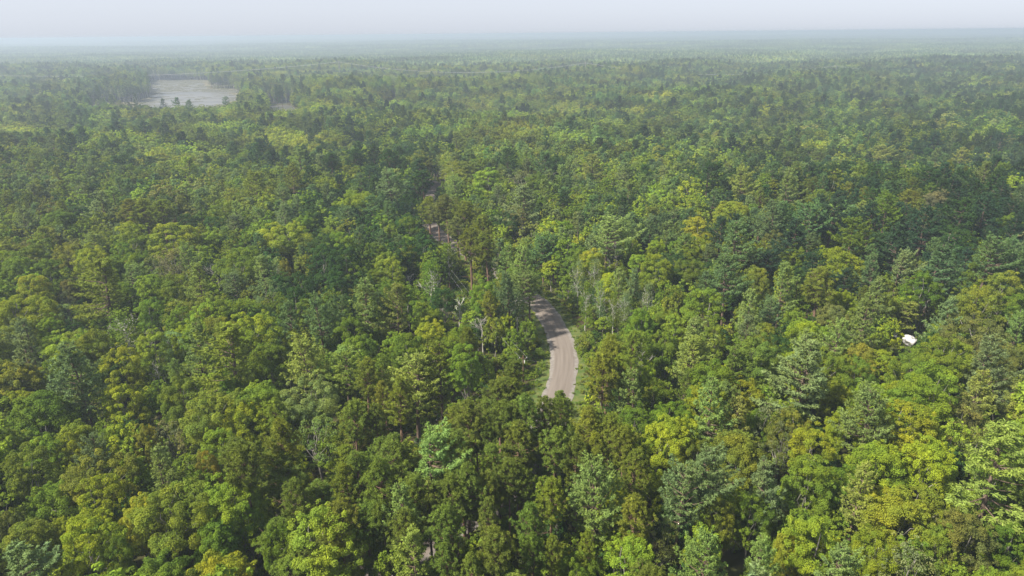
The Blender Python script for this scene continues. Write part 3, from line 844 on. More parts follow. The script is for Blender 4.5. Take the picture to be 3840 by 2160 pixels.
for i in range(len(G1)):
    z = ZONES[zi[i]]
    ks = list(z[3]); w = np.array([z[3][k] * (exp(0.9 * n_kind[i] * farw[i]) if k in ('wp', 'rp') else 0.45 if k == 'sp' else 1) for k in ks], float)
    k = ks[int((np.cumsum(w) / w.sum() > rng.uniform()).argmax())]
    cs = (z[5] if k in ('wp', 'rp') else z[4]).split()
    if k == 'sp': cs = ['gr', 'gg', 'ol', 'gg', 'g']
    if k == 'bi': cs = ['g', 'gg', 'lg']
    emer = farw[i] > 0.5 and rng.uniform() < 0.035
    if emer: k, cs = 'wp', ['db', 'db', 'bg']
    if rng.uniform() < 0.004: k, cs = 'de', ['gr']
    fk.append(k); fp.append(cs[rng.integers(len(cs))])
    s = rng.uniform(0.70, 1.16) * (1.0 + 0.32 * farw[i] * rng.uniform(0.3, 1.6) if k in ('bl', 'sp') else 1.0 + 0.12 * farw[i])
    zf = s ** 0.5 * rng.uniform(0.84, 1.06)
    if k == 'wp': zf *= 0.92
    if k == 'rp': zf *= 0.94
    zf *= 1 + 0.10 * n_h[i] * farw[i] + (0.30 if emer else 0)
    fs.append(s); fz.append(float(np.clip(zf, 0.55, 1.3)))
ftone = np.clip(1 + 0.07 * farw + 0.32 * n_tone * (0.35 + 0.65 * farw), 0.55, 1.6); fhue = 0.07 * n_hue * farw
fk = np.array(fk); fp = np.array(fp); fs = np.array(fs); fz = np.array(fz)
sdl = np.where((G1[:, 1] > 600) & (G1[:, 1] < 1500) & (G1[:, 0] < 50), lake_sd(G1[:, 0], G1[:, 1]), 1e4)
shore = (sdl < 45) & (gy_ < 392)
fz = np.where(shore, fz * 1.3, fz)
fk = np.where(shore & (sdl < 18) & (rng.uniform(0, 1, len(G1)) < 0.4), 'bi', fk)
kH = np.array([KIND[k][0] for k in fk]) * fz
kR = np.array([KIND[k][1] for k in fk]) * fs
ok = np.ones(len(G1), bool)
# clear of the road, the lakeside, the cut line and the power-line way
rd = road_dist(G1[:, 0], G1[:, 1])
ok &= rd > np.where(G1[:, 1] > 200, 3.6 + kR * 0.12, 5.2 + kR * 0.45)
lo_ = [i for i in range(len(RC)) if 900 < rpz4[i] < 1335]
LOA = RC[lo_]
for i in lo_:
    q_ = (G1 - RC[i]) @ RN[i]; al_ = (G1 - RC[i]) @ RT[i]
    ok &= ~((np.abs(al_) < 2.5) & (q_ > 0) & (q_ < 15))
sdl = np.where((G1[:, 1] > 600) & (G1[:, 1] < 1500) & (G1[:, 0] < 50), lake_sd(G1[:, 0], G1[:, 1]), 1e4)
ok &= sdl > 3
cut_a, cut_b = np.array([-120.0, 690.0]), np.array([-214.0, 1400.0])
tcut = np.clip(((G1 - cut_a) @ (cut_b - cut_a)) / ((cut_b - cut_a) @ (cut_b - cut_a)), 0, 1)
ok &= np.linalg.norm(G1 - (cut_a + tcut[:, None] * (cut_b - cut_a)), axis=1) > 6.5
ok &= ~((np.abs(G1[:, 1] - (1262 - 0.01 * G1[:, 0])) < 12) & (G1[:, 0] > -900) & (G1[:, 0] < 1200))
# clear of the trees already standing
for i in lo_:
    for _ in range(2):
        o = rng.uniform(4.8, 15) if rng.uniform() < 0.55 else -rng.uniform(4.5, 8.5)
        sc_ = rng.uniform(0.6, 1.5)
        put('sh', RC[i, 0] + RN[i, 0] * o + rng.normal() * 0.6, RC[i, 1] + RN[i, 1] * o, sc_, sc_ * rng.uniform(0.8, 1.3), rng.choice(['g', 'lg', 'g', 'yg', 'ol']), True)
NH = len(T_kind)
HP = np.array(T_p); HR = np.array([KIND[k][1] * s for k, s in zip(T_kind, T_sx)])
HH = np.array([KIND[k][0] * s for k, s in zip(T_kind, T_sz)])
nearmask = G1[:, 1] < 480
for (hx, hy), hr in zip(HP, HR):
    d = np.hypot(G1[:, 0] - hx, G1[:, 1] - hy)
    ok &= ~(nearmask & (d < 0.84 * (hr + kR)))
# what the photograph shows must stay in view: samples (point) that no nearer tree may cover
PROT = []
drop = np.zeros(NH, bool)
vis = [i for i, (x, y) in enumerate(RC)]
rz = ground(RC[:, 0], RC[:, 1])
rpx, rpy, rdp = proj(np.c_[RC, rz])
z4x = (rpx - 1700) * 2.635; z4y = (rpy - 950) * 2.635
ex, ey = (rpx - 1280) / .4969, (rpy - 540) / .4969
for i in range(len(RC)):
    if 560 < z4y[i] < 1290 and z4x[i] > 600:
        for o in ((-3.2, -1, 1.2, 3.2, -6) if z4y[i] > 760 else (-3.2, -1.4)): PROT.append((RC[i, 0] + RN[i, 0] * o, RC[i, 1] + RN[i, 1] * o, rz[i] + 0.3))
BOULDER_PX = (3405, 1300)
BO = on_ground(*BOULDER_PX)
BO[2] += 0.3
for dx in (-1.7, 0, 1.7):
    for dz in (0.9, 2.6): PROT.append((BO[0] + dx, BO[1], BO[2] + dz))
POLE_B = on_ground(*full('B', 1099, 300))
for h in (1, 3, 5, 7.5): PROT.append((POLE_B[0], POLE_B[1], POLE_B[2] + h))
NPA = len(PROT)
for i in range(len(RC)):
    if 640 < ey[i] < 740 and ex[i] < 850 or 300 < ey[i] < 335 and 690 < ex[i] < 760:
        PROT.append((RC[i, 0], RC[i, 1], rz[i] + 0.3))
for tx_, ty_ in [(460, 470), (460, 560), (565, 450), (565, 540), (330, 640), (100, 780), (620, 520)]: PROT.append(tuple(on_ground(*full('B', tx_, ty_))))
for i in range(NH):
    if T_base[i]:
        for f_ in (0.25, 0.4): PROT.append((HP[i, 0], HP[i, 1], float(ground(HP[i, 0], HP[i, 1])) + HH[i] * f_))
for bx, by in [(880, 420), (760, 470), (900, 520), (950, 200), (1180, 200), (1200, 260), (640, 600), (720, 480)]:
    PROT.append(tuple(on_ground(*full('B', bx, by))))
for mx_, my_ in [(1840, 500), (1900, 520), (550, 440), (840, 480), (1830, 430)]:
    PROT.append(tuple(on_ground(*full('M', mx_, my_)))) 
hz_ = ground(HP[:, 0], HP[:, 1])
hX, hT, hD = proj(np.c_[HP, hz_ + HH]); _, hB, _ = proj(np.c_[HP, hz_ + HH * 0.3])
for P_ in PROT[:NPA]:
    a_, b_, c_ = proj(P_)
    cov = (np.array(T_kind) != 'sh') & (np.abs(hX - a_) < F * HR / hD * 0.85) & (hT < b_ - 4) & (hB > b_) & (hD < c_ - 1)
    drop |= cov
SUNH = np.array([sd.x, sd.y]) / sqrt(sd.x ** 2 + sd.y ** 2)
def shades(P_, XY, Rr, Hh, Gz):
    v = XY - np.array(P_[:2]); al = v @ SUNH; pe = np.abs(v @ np.array([-SUNH[1], SUNH[0]]))
    zr_ = P_[2] + al * tan(SUN_EL)
    return (al > -1) & (pe < Rr * 0.95) & (zr_ < Gz + Hh) & (zr_ > Gz + Hh * 0.2)
SUNP = [(BO[0] + dx, BO[1] + dy, BO[2] + 2.0) for dx in (-1.5, 0, 1.5) for dy in (-1, 1)]
for P_ in SUNP:
    drop |= shades(P_, HP, HR, HH, hz_)
    ok &= ~shades(P_, G1, kR, kH, gz)
drop |= np.hypot(HP[:, 0] - BO[0], HP[:, 1] - BO[1]) < 4
ok &= np.hypot(G1[:, 0] - BO[0], G1[:, 1] - BO[1]) > 5
print('dropped', [(T_kind[i], int(hX[i]), int(hT[i])) for i in np.where(drop)[0]])
for (hx, hy), hr, hh, k in zip(HP, HR, HH, T_kind):
    if k == 'sh': continue
    gzh = float(ground(hx, hy))
    for f_ in ((0.93, 0.80, 0.66) if k in ('wp', 'rp') else (0.92, 0.74) if k == 'bl' else (0.9, 0.7, 0.5)):
        PROT.append((hx, hy, gzh + hh * f_))
lx = np.linspace(LAKE[:, 0].min(), LAKE[:, 0].max(), 40); ly = np.linspace(LAKE[:, 1].min(), LAKE[:, 1].max(), 40)
for x in lx:
    for y in ly:
        a, b, _ = proj((x, y, LAKE_Z))
        if b[0] < 404 - 0.0 and lake_sd(np.array(x), np.array(y)) < -4 and not (a[0] < 560 and b[0] > 398): PROT.append((x, y, LAKE_Z))
        if lake_sd(np.array(x), np.array(y)) < -1 and 1000 < a[0] < 1100 and b[0] < 412: PROT.append((x, y, LAKE_Z))
for x in np.linspace(POND[:, 0].min(), POND[:, 0].max(), 14):
    for y in np.linspace(POND[:, 1].min(), POND[:, 1].max(), 14):
        if poly_sd(POND, np.array(x), np.array(y)) < -2 and proj((x, y, LAKE_Z))[1][0] < 414: PROT.append((x, y, LAKE_Z))
PROT = np.array(PROT)
pX, pY, pD = proj(PROT)
tX, tYt, tD = proj(np.c_[G1, gz + kH])
_, tYb, _ = proj(np.c_[G1, gz + kH * 0.28])
half = F * kR / np.maximum(tD, 5) * 0.95
for x, y, d in zip(pX, pY, pD):
    ok &= ~((np.abs(tX - x) < half) & (y > tYt) & (y < tYb) & (tD < d - 1) & (tD > 0))
idx = np.where(ok)[0]
for i in idx:
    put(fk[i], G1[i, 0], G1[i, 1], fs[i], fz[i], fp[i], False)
keep_ = [i for i in range(len(T_kind)) if i >= NH or not drop[i]]
T_kind, T_p, T_sx, T_sz, T_pal = ([v[i] for i in keep_] for v in (T_kind, T_p, T_sx, T_sz, T_pal))
NH -= int(drop.sum())
NT = len(T_kind)
TK = np.array(T_kind); TP = np.array(T_p); TSX = np.array(T_sx); TSZ = np.array(T_sz); TPAL = np.array(T_pal)
TZ = ground(TP[:, 0], TP[:, 1])
TH = np.array([KIND[k][0] for k in TK]) * TSZ
TR = np.array([KIND[k][1] for k in TK]) * TSX
TC = np.array([PAL[c] for c in TPAL]) * rng.uniform(0.84, 1.16, (NT, 1)) * rng.uniform(0.93, 1.07, (NT, 3))
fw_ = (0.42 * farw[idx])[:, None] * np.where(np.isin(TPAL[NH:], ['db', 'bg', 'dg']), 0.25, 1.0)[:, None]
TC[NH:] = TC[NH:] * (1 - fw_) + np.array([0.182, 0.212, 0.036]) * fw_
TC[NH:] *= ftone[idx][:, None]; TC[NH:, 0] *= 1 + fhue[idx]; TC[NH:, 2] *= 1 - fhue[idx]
TRZ = rng.uniform(0, 2 * pi, NT)
cX, cYt, cD = proj(np.c_[TP, TZ + TH])
_, cYb, _ = proj(np.c_[TP, TZ + TH * 0.35])
cw = F * TR / np.maximum(cD, 1)
inframe = (cD > 20) & (cX + cw * 0.6 > 0) & (cX - cw * 0.6 < 3840) & (cYt < 2150) & (cYb > 0)
# the largest of each kind that the photograph shows become things of their own
LIMIT = {'bl': 300, 'wp': 300, 'rp': 190, 'sp': 60, 'bi': 40, 'de': 40, 'dw': 10, 'sh': 60}
single = np.zeros(NT, bool)
for k, n in LIMIT.items():
    c = np.where(inframe & (TK == k))[0]
    c = c[np.argsort(-(cw[c] + 1000.0 * (c < NH)))]
    single[c[:n]] = True

def mk(name, me, parent=None, loc=(0, 0, 0)):
    o = bpy.data.objects.new(name, me)
    o.location = loc
    if parent is not None: o.parent = parent
    COL.objects.link(o)
    return o

# ------------------------------------------------------------------ labels
used_labels = set()
BODY = {'bl': ['with a rounded leafy crown', 'with a lumpy domed crown', 'with a broad leafy crown'],
        'wp': ['with layered feathery boughs', 'with tiers of soft boughs'],
        'rp': ['with tufted needles', 'with a tufted narrow crown'],
        'sp': ['with a thin see-through crown'], 'bi': ['with pale stems and airy leaves'], 'de': ['with bare pale branches'], 'dw': ['with bare white branches'],
        'sh': ['with dense leaves']}
NOUN = {'bl': 'broadleaf tree', 'wp': 'white pine', 'rp': 'red pine', 'sp': 'tree', 'bi': 'birch', 'de': 'dead tree', 'dw': 'dead tree', 'sh': 'shrub'}
def label_for(i, x, y, h, kind, pal):
    a, b, _ = proj((x, y, h))
    p, q = a[0] / 38.4, b[0] / 21.6
    p, q = min(max(p, 0), 99), min(max(q, 0), 99)
    size = '' if kind in ('sh', 'de', 'dw') else ('small ' if TR_now < KIND[kind][1] * 0.72 else 'large ' if TR_now > KIND[kind][1] * 1.15 else '')
    near = ''
    if abs(road_dist(np.array([x]), np.array([y]))[0]) < 13 and y < 260: near = ' by the gravel road'
    elif np.hypot(x - BO[0], y - BO[1]) < 16: near = ' near the white boulder'
    elif np.hypot(x - POLE_B[0], y - POLE_B[1]) < 16: near = ' near the utility pole'
    body = BODY[kind][i % len(BODY[kind])]
    col = 'bleached' if kind in ('de', 'dw') else NAMEC[pal]
    for d in (0, 1):
        s = f"{size}{col} {NOUN[kind]} {body}{near}, {p:.{d}f}% across, {q:.{d}f}% down the photo"
        if len(s.replace("-", " ").replace("." , " ").replace('%', ' ').replace(',', ' ').split()) > 16:
            s = f"{size}{col} {NOUN[kind]}{near}, {p:.{d}f}% across, {q:.{d}f}% down the photo"
        if s not in used_labels: break
    used_labels.add(s)
    return s
GROUPS = {'bl': 'broadleaf trees of the wood', 'wp': 'white pines of the wood', 'rp': 'red pines of the wood', 'sp': 'thin crowned trees of the wood',
          'bi': 'birches of the wood', 'de': 'dead trees among the wood', 'dw': 'dead trees among the wood', 'sh': 'shrubs beside the road'}

SELF_LABEL = {}
cnt = {k: 0 for k in KIND}
for i in np.where(single)[0]:
    k = TK[i]
    trm, crm = HI[k][cnt[k] % len(HI[k])]
    cnt[k] += 1
    root = mk(KIND[k][4], None, None, (TP[i, 0], TP[i, 1], TZ[i]))
    root.empty_display_size = 1.0
    root.rotation_euler = (rng.normal() * 0.02, rng.normal() * 0.02, TRZ[i])
    root.scale = (TSX[i], TSX[i], TSZ[i])
    mk('trunk', trm, root)
    if crm is not None:
        c = mk('crown', crm, root)
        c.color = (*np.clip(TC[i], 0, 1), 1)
    TR_now = TR[i]
    root['label'] = label_for(i, TP[i, 0], TP[i, 1], TZ[i] + TH[i] * 0.8, k, TPAL[i])
    root['category'] = 'shrub' if k == 'sh' else 'tree'
    root['group'] = GROUPS[k]

# ------------------------------------------------------------------ the far wood: one object of points, each a whole tree
def lib_collection(name, objs):
    c = bpy.data.collections.new(name)
    for o in objs: c.objects.link(o)
    return c
def lib(name, tr, cr, bark):
    g = Geo()
    for src, m in ((tr, 1), (cr, 0)):
        if src is None or not src.V: continue
        V = np.concatenate(src.V); L = np.concatenate(src.L); S = np.concatenate(src.S); T = np.concatenate(src.T)
        g.V.append(V); g.L.append(L + g.n); g.S.append(S); g.M.append(np.full(len(S), m)); g.T.append(T); g.n += len(V)
    return bpy.data.objects.new(name, g.mesh(name, [M_LEAF_I, bark]))
MID, MIDK = [], {}
def addmid(k, o):
    MIDK.setdefault(k, []).append(len(MID)); MID.append(o)
for i in range(6): addmid('bl', lib(f'mid_{len(MID):03d}', *broadleaf(700 + i, leaf=0.46, dens=1.1, nclump=40 + 4 * i), M_BARK_G))
for i in range(2): addmid('sp', lib(f'mid_{len(MID):03d}', *broadleaf(720 + i, leaf=0.45, dens=1.0, nclump=30, sparse=0.4, H=13.5, Rx=3.6), M_BARK_G))
for i in range(5): addmid('wp', lib(f'mid_{len(MID):03d}', *white_pine(740 + i, dens=0.75, blade=0.62, width=0.20, per=6, wood=False, zb=6 + i), M_BARK))
for i in range(3): addmid('rp', lib(f'mid_{len(MID):03d}', *red_pine(760 + i, dens=0.7, blade=0.48, width=0.13, per=13, nb=90, wood=False, zb=9), M_BARK_R))
for i in range(2): addmid('bi', lib(f'mid_{len(MID):03d}', *birch(780 + i, leaf=0.42), M_BARK_W))
for i in range(2): addmid('de', lib(f'mid_{len(MID):03d}', dead_tree(790 + i), None, M_DEAD))
for o, s in zip(MID, range(len(MID))): pass
midcol = lib_collection('far_tree_kinds', MID)

def scatter(name, P, rot, scl, var, tint, collection):
    me = bpy.data.meshes.new(name)
    me.vertices.add(len(P))
    me.vertices.foreach_set('co', np.asarray(P, np.float32).ravel())
    def attr(n, t, key, v):
        a = me.attributes.new(n, t, 'POINT'); a.data.foreach_set(key, np.asarray(v).ravel())
    attr('rot', 'FLOAT_VECTOR', 'vector', np.asarray(rot, np.float32))
    attr('scl', 'FLOAT_VECTOR', 'vector', np.asarray(scl, np.float32))
    attr('variant', 'INT', 'value', np.asarray(var, np.int32))
    attr('tint', 'FLOAT_COLOR', 'color', np.c_[tint, np.ones(len(P))].astype(np.float32))
    me.update()
    ob = mk(name, me)
    ng = bpy.data.node_groups.new(name + '_nodes', 'GeometryNodeTree')
    ng.interface.new_socket('Geometry', in_out='INPUT', socket_type='NodeSocketGeometry')
    ng.interface.new_socket('Geometry', in_out='OUTPUT', socket_type='NodeSocketGeometry')
    n, l = ng.nodes, ng.links
    gi, go = n.new('NodeGroupInput'), n.new('NodeGroupOutput')
    ci = n.new('GeometryNodeCollectionInfo')
    ci.inputs['Collection'].default_value = collection
    ci.inputs['Separate Children'].default_value = True
    ci.inputs['Reset Children'].default_value = True
    ip = n.new('GeometryNodeInstanceOnPoints')
    ip.inputs['Pick Instance'].default_value = True
    def named(nm, typ):
        a = n.new('GeometryNodeInputNamedAttribute'); a.data_type = typ
        a.inputs['Name'].default_value = nm
        return next(o for o in a.outputs if o.enabled and o.name == 'Attribute')
    l.new(gi.outputs[0], ip.inputs['Points'])
    l.new(ci.outputs[0], ip.inputs['Instance'])
    l.new(named('variant', 'INT'), ip.inputs['Instance Index'])
    er = n.new('FunctionNodeEulerToRotation')
    l.new(named('rot', 'FLOAT_VECTOR'), er.inputs[0])
    l.new(er.outputs[0], ip.inputs['Rotation'])
    l.new(named('scl', 'FLOAT_VECTOR'), ip.inputs['Scale'])
    l.new(ip.outputs[0], go.inputs[0])
    md = ob.modifiers.new('scatter', 'NODES'); md.node_group = ng
    return ob

rest = np.where(~single)[0]
var = np.array([MIDK[k][rng.integers(len(MIDK[k]))] for k in TK[rest]])
z3 = np.zeros(len(rest))
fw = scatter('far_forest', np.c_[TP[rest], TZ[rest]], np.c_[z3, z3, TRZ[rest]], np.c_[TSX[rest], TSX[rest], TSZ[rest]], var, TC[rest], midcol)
fw['kind'] = 'stuff'
fw['label'] = 'mixed green forest stretching away past the road and lake'

# beyond that: stands of trees, each stand one mesh of many small crowns
M_STAND, nt_, N_, L_, out_ = new_mat('leaf_stand')
a1 = N_.new('ShaderNodeAttribute'); a1.attribute_type = 'GEOMETRY'; a1.attribute_name = 'treecol'
a2 = N_.new('ShaderNodeAttribute'); a2.attribute_type = 'INSTANCER'; a2.attribute_name = 'tint'
mm = N_.new('ShaderNodeVectorMath'); mm.operation = 'MULTIPLY'
L_.new(a1.outputs['Color'], mm.inputs[0]); L_.new(a2.outputs['Color'], mm.inputs[1])
p_ = principled(N_, 0.7, 0.2); L_.new(mm.outputs[0], p_.inputs['Base Color']); L_.new(p_.outputs[0], out_.inputs['Surface'])
STANDS = []
for s in range(5):
    r = np.random.default_rng(900 + s)
    V, Cc = [], []
    for gx in np.arange(-33, 33, 6.4):
        for gy in np.arange(-33, 33, 6.4):
            x, y = gx + r.uniform(-2.6, 2.6), gy + r.uniform(-2.6, 2.6)
            con = r.uniform() < [0.75, 0.5, 0.3, 0.2, 0.35][s]
            H = r.uniform(15, 22) if con else r.uniform(12, 17)
            n = 46
            t = r.uniform(0, 1, n)
            if con:
                rad = 3.4 * (0.15 + 0.9 * t ** 0.7); zz = H - t * (H - 5)
            else:
                rad = 4.3 * np.sqrt(np.clip(1 - (1 - t * 1.15) ** 2, 0.02, 1)); zz = H - t * (H - 4.5)
            th = r.uniform(0, 2 * pi, n)
            C = np.c_[x + np.cos(th) * rad, y + np.sin(th) * rad, zz]
            N0 = unit(np.c_[np.cos(th), np.sin(th), 1.1 - t] + r.normal(size=(n, 3)) * 0.4)
            g = Geo(); g.leaves(C, N0, 2.0 * r.uniform(0.7, 1.3, n), 1.5 * r.uniform(0.7, 1.3, n), r)
            V.append(g.V[0])
            pal = PAL[r.choice(['bg', 'db', 'dg', 'gg']) if con else r.choice(['g', 'lg', 'ol', 'g', 'dg', 'br'])]
            Cc.append(np.array(pal) * r.uniform(0.75, 1.25, (n, 1)))
    V = np.concatenate(V); Cc = np.concatenate(Cc)
    me = make_mesh(f'stand_{s:02d}', V, np.arange(len(V)), np.full(len(V) // 4, 4), [M_STAND], None, {'treecol': Cc})
    STANDS.append(bpy.data.objects.new(f'stand_{s:02d}', me))
standcol = lib_collection('stand_kinds', STANDS)
HALF = 44
S1 = hexgrid(FAR_END + 20, 4200, 58, 0.12)
S2 = hexgrid(4200, 13500, 110, 0.12)
SP = np.concatenate([S1, S2]); ss = np.concatenate([np.ones(len(S1)), np.full(len(S2), 1.9)])
sz_ = ground(SP[:, 0], SP[:, 1])
zz3 = np.zeros(len(SP))
ff = scatter('distant_forest', np.c_[SP, sz_], np.c_[zz3, zz3, rng.integers(0, 4, len(SP)) * pi / 2 + rng.normal(size=len(SP)) * 0.1],
             np.c_[ss, ss, 0.5 + 0.5 * ss], np.clip(2.2 + 1.3 * waves(SP[:, 0], SP[:, 1], 500, 9) + rng.normal(size=len(SP)) * 0.9, 0, 4).astype(int), np.clip(1.05 + 0.22 * waves(SP[:, 0], SP[:, 1], 380, 8) + rng.normal(size=len(SP)) * 0.1, 0.6, 2)[:, None] * np.ones(3), standcol)
ff['kind'] = 'stuff'
ff['label'] = 'hazy distant forest reaching the horizon'

# ------------------------------------------------------------------ undergrowth: low leafy cover in the gaps and along the road
UG = [lib(f'low_{i:02d}', *shrub(650 + i, leaf=0.32, H=1.6, Rm=1.6), M_BARK_G) for i in range(4)]
ugcol = lib_collection('undergrowth_kinds', UG)
HALF = 44
U = hexgrid(20, 330, 2.6, 0.45)
rdu = road_dist(U[:, 0], U[:, 1])
u_keep = (rdu > 5.0) & ((rdu < 22) | (rng.uniform(0, 1, len(U)) < 0.5)) & (np.hypot(U[:, 0] - BO[0], U[:, 1] - BO[1]) > 2.6)
U = U[u_keep]; rdu = rdu[u_keep]
usz = np.where(rdu < 7.5, 0.45, rng.uniform(0.5, 1.25, len(U)))
ucol = np.array([PAL[c] for c in rng.choice(['g', 'lg', 'dg', 'ol', 'yg', 'br'], len(U), p=[.3, .24, .16, .14, .1, .06])]) * rng.uniform(0.8, 1.2, (len(U), 1))
vi = np.repeat(np.arange(0, len(RC)), 9)
vo = rng.uniform(3.7, 8.5, len(vi)) * rng.choice([-1, 1], len(vi))
VP = RC[vi] + RN[vi] * vo[:, None] + rng.normal(size=(len(vi), 2)) * 0.5
vz = rng.uniform(0.14, 0.30, len(vi)) * (0.7 + 0.12 * np.abs(vo))
U = np.concatenate([U, VP]); usz = np.concatenate([usz, vz])
ucol = np.concatenate([ucol, np.array([PAL[c] for c in rng.choice(['g', 'lg', 'ol', 'br', 'yg'], len(vi))]) * rng.uniform(0.7, 1.0, (len(vi), 1))])
ug = scatter('undergrowth', np.c_[U, ground(U[:, 0], U[:, 1])], np.c_[np.zeros(len(U)), np.zeros(len(U)), rng.uniform(0, 6.28, len(U))],
             np.c_[usz, usz, usz * rng.uniform(0.7, 1.3, len(U))], rng.integers(0, 4, len(U)), ucol, ugcol)
ug['kind'] = 'stuff'
ug['label'] = 'low green undergrowth along the road and under the trees'

HALF = 44
Y = hexgrid(30, 520, 4.6, 0.48)
rdy = road_dist(Y[:, 0], Y[:, 1])
Yz = ground(Y[:, 0], Y[:, 1])
ys_ = rng.uniform(0.30, 0.62, len(Y))
yX, yT, yD = proj(np.c_[Y, Yz + 15 * ys_])
_, yB, _ = proj(np.c_[Y, Yz])
yh = F * 4.4 * ys_ / np.maximum(yD, 5)
nearroad = road_dist(Y[:, 0], Y[:, 1])
yk = ~((nearroad < 26) & (Y[:, 1] < 138) & (rng.uniform(0, 1, len(Y)) < 0.35)) & (np.hypot(Y[:, 0] - BO[0], Y[:, 1] - BO[1]) > 5) & (rdy > 6.5 + 3 * ys_) & (rng.uniform(0, 1, len(Y)) < 0.75)
for x, y, d in zip(pX, pY, pD):
    yk &= ~((np.abs(yX - x) < yh) & (y > yT) & (y < yB) & (yD < d - 1) & (yD > 0))
Y = Y[yk]; Yz = Yz[yk]; ys_ = ys_[yk]
yc = np.array([PAL[c] for c in rng.choice(['g', 'lg', 'dg', 'ol', 'yg'], len(Y), p=[.36, .22, .14, .18, .10])]) * rng.uniform(0.8, 1.15, (len(Y), 1))
us = scatter('understory', np.c_[Y, Yz], np.c_[np.zeros(len(Y)), np.zeros(len(Y)), rng.uniform(0, 6.28, len(Y))], np.c_[ys_, ys_, ys_ * rng.uniform(0.9, 1.3, len(Y))],
             np.array(MIDK['bl'])[rng.integers(len(MIDK['bl']), size=len(Y))], yc, midcol)
us['kind'] = 'stuff'
us['label'] = 'low leafy saplings filling the gaps under the tall trees'

# ------------------------------------------------------------------ ground, verges, road
M_GROUND = noise_mat('forest_floor', (0.045, 0.034, 0.020), (0.060, 0.068, 0.022), 0.08, 0.95, 8.0, 0.4, 0.62, 0.05)
def grid_rows(ys):
    P = []
    return P
ya = np.concatenate([np.arange(-60, 420, 3.0), np.geomspace(420, 16000, 150)])
ua = np.linspace(-1, 1, 161)
hw = np.where(ya < 60, 160, np.maximum(160, ya * 1.25))[:, None]
GX = ua[None, :] * np.minimum(hw, 15500); GY = np.repeat(ya[:, None], len(ua), 1)
GZ = ground(GX, GY)
nr, nc = GX.shape
q = np.arange((nr - 1) * (nc - 1)); ri, ci_ = q // (nc - 1), q % (nc - 1)
f4 = np.c_[ri * nc + ci_, ri * nc + ci_ + 1, (ri + 1) * nc + ci_ + 1, (ri + 1) * nc + ci_]
go_ = mk('ground', make_mesh('ground', np.c_[GX.ravel(), GY.ravel(), GZ.ravel()], f4.ravel(), np.full(len(f4), 4), [M_GROUND], smooth=True))
go_['kind'] = 'structure'; go_['label'] = 'dark forest floor under the trees'

def strip(name, offs, lift, mat, wob=0.0):
    n = len(RC)
    V = []
    k = len(offs)
    for j, o in enumerate(offs):
        oo = np.full(n, o)
        if wob and j in (0, k - 1):
            oo = oo + np.sign(o) * (np.sin(RS / 2.3) + np.sin(RS / 5.1 + 1) + np.sin(RS / 0.9)) * wob
        x = RC[:, 0] + RN[:, 0] * oo; y = RC[:, 1] + RN[:, 1] * oo
        V.append(np.c_[x, y, ground(x, y) + lift[j]])
    V = np.stack(V, 1).reshape(-1, 3)
    i, j = np.meshgrid(np.arange(n - 1), np.arange(k - 1), indexing='ij')
    i, j = i.ravel(), j.ravel()
    fs_ = np.c_[i * k + j + 1, i * k + j, (i + 1) * k + j, (i + 1) * k + j + 1]
    me = make_mesh(name, V, fs_.ravel(), np.full(len(fs_), 4), [mat], smooth=True)
    uv = me.uv_layers.new(name='along')
    uu = np.stack([np.repeat(np.array(offs)[None], n, 0), np.repeat(RS[:, None], k, 1)], -1).reshape(-1, 2)
    uv.data.foreach_set('uv', uu[fs_.ravel()].astype(np.float32).ravel())
    o = mk(name, me)
    return o
M_VERGE = noise_mat('verge_grass', (0.050, 0.085, 0.018), (0.105, 0.115, 0.035), 0.6, 0.9, 6.0, 0.35, 0.65, 0.1)
vg = strip('grass_verge', [-6.4, -4.6, -3.0, 3.0, 4.6, 6.4], [0.05, 0.07, 0.08, 0.08, 0.07, 0.05], M_VERGE, 0.25)
vg['kind'] = 'structure'; vg['label'] = 'rough grass verge along the gravel road'
# gravel: pale loose edges, pinkish-brown travelled lanes with faint wheel tracks
M_ROAD, nt_, N_, L_, out_ = new_mat('gravel_road')
uvn = N_.new('ShaderNodeUVMap'); uvn.uv_map = 'along'
sx_ = N_.new('ShaderNodeSeparateXYZ'); L_.new(uvn.outputs[0], sx_.inputs[0])
nz1 = N_.new('ShaderNodeTexNoise'); nz1.inputs['Scale'].default_value = 1.0; nz1.inputs['Detail'].default_value = 8
mp = N_.new('ShaderNodeMapping'); mp.inputs['Scale'].default_value = (1.6, 0.06, 1)
L_.new(uvn.outputs[0], mp.inputs[0]); L_.new(mp.outputs[0], nz1.inputs['Vector'])
nz2 = N_.new('ShaderNodeTexNoise'); nz2.inputs['Scale'].default_value = 1.3; nz2.inputs['Detail'].default_value = 9
L_.new(uvn.outputs[0], nz2.inputs['Vector'])
def math_(op, a, b=None, v=None):
    m_ = N_.new('ShaderNodeMath'); m_.operation = op
    L_.new(a, m_.inputs[0])
    if b is not None: L_.new(b, m_.inputs[1])
    if v is not None: m_.inputs[1].default_value = v
    return m_.outputs[0]
edge = math_('ABSOLUTE', sx_.outputs['X'])
wob_ = math_('MULTIPLY', math_('SUBTRACT', nz2.outputs['Fac'], v=0.5), v=0.9)
er_ = N_.new('ShaderNodeMapRange'); er_.inputs['From Min'].default_value = 2.25; er_.inputs['From Max'].default_value = 2.75
L_.new(math_('ADD', edge, wob_), er_.inputs['Value'])
lane = N_.new('ShaderNodeValToRGB')
lane.color_ramp.elements[0].position = 0.32; lane.color_ramp.elements[0].color = (0.126, 0.106, 0.092, 1)
lane.color_ramp.elements[1].position = 0.68; lane.color_ramp.elements[1].color = (0.172, 0.148, 0.130, 1)
L_.new(nz1.outputs['Fac'], lane.inputs[0])
shl = N_.new('ShaderNodeValToRGB')
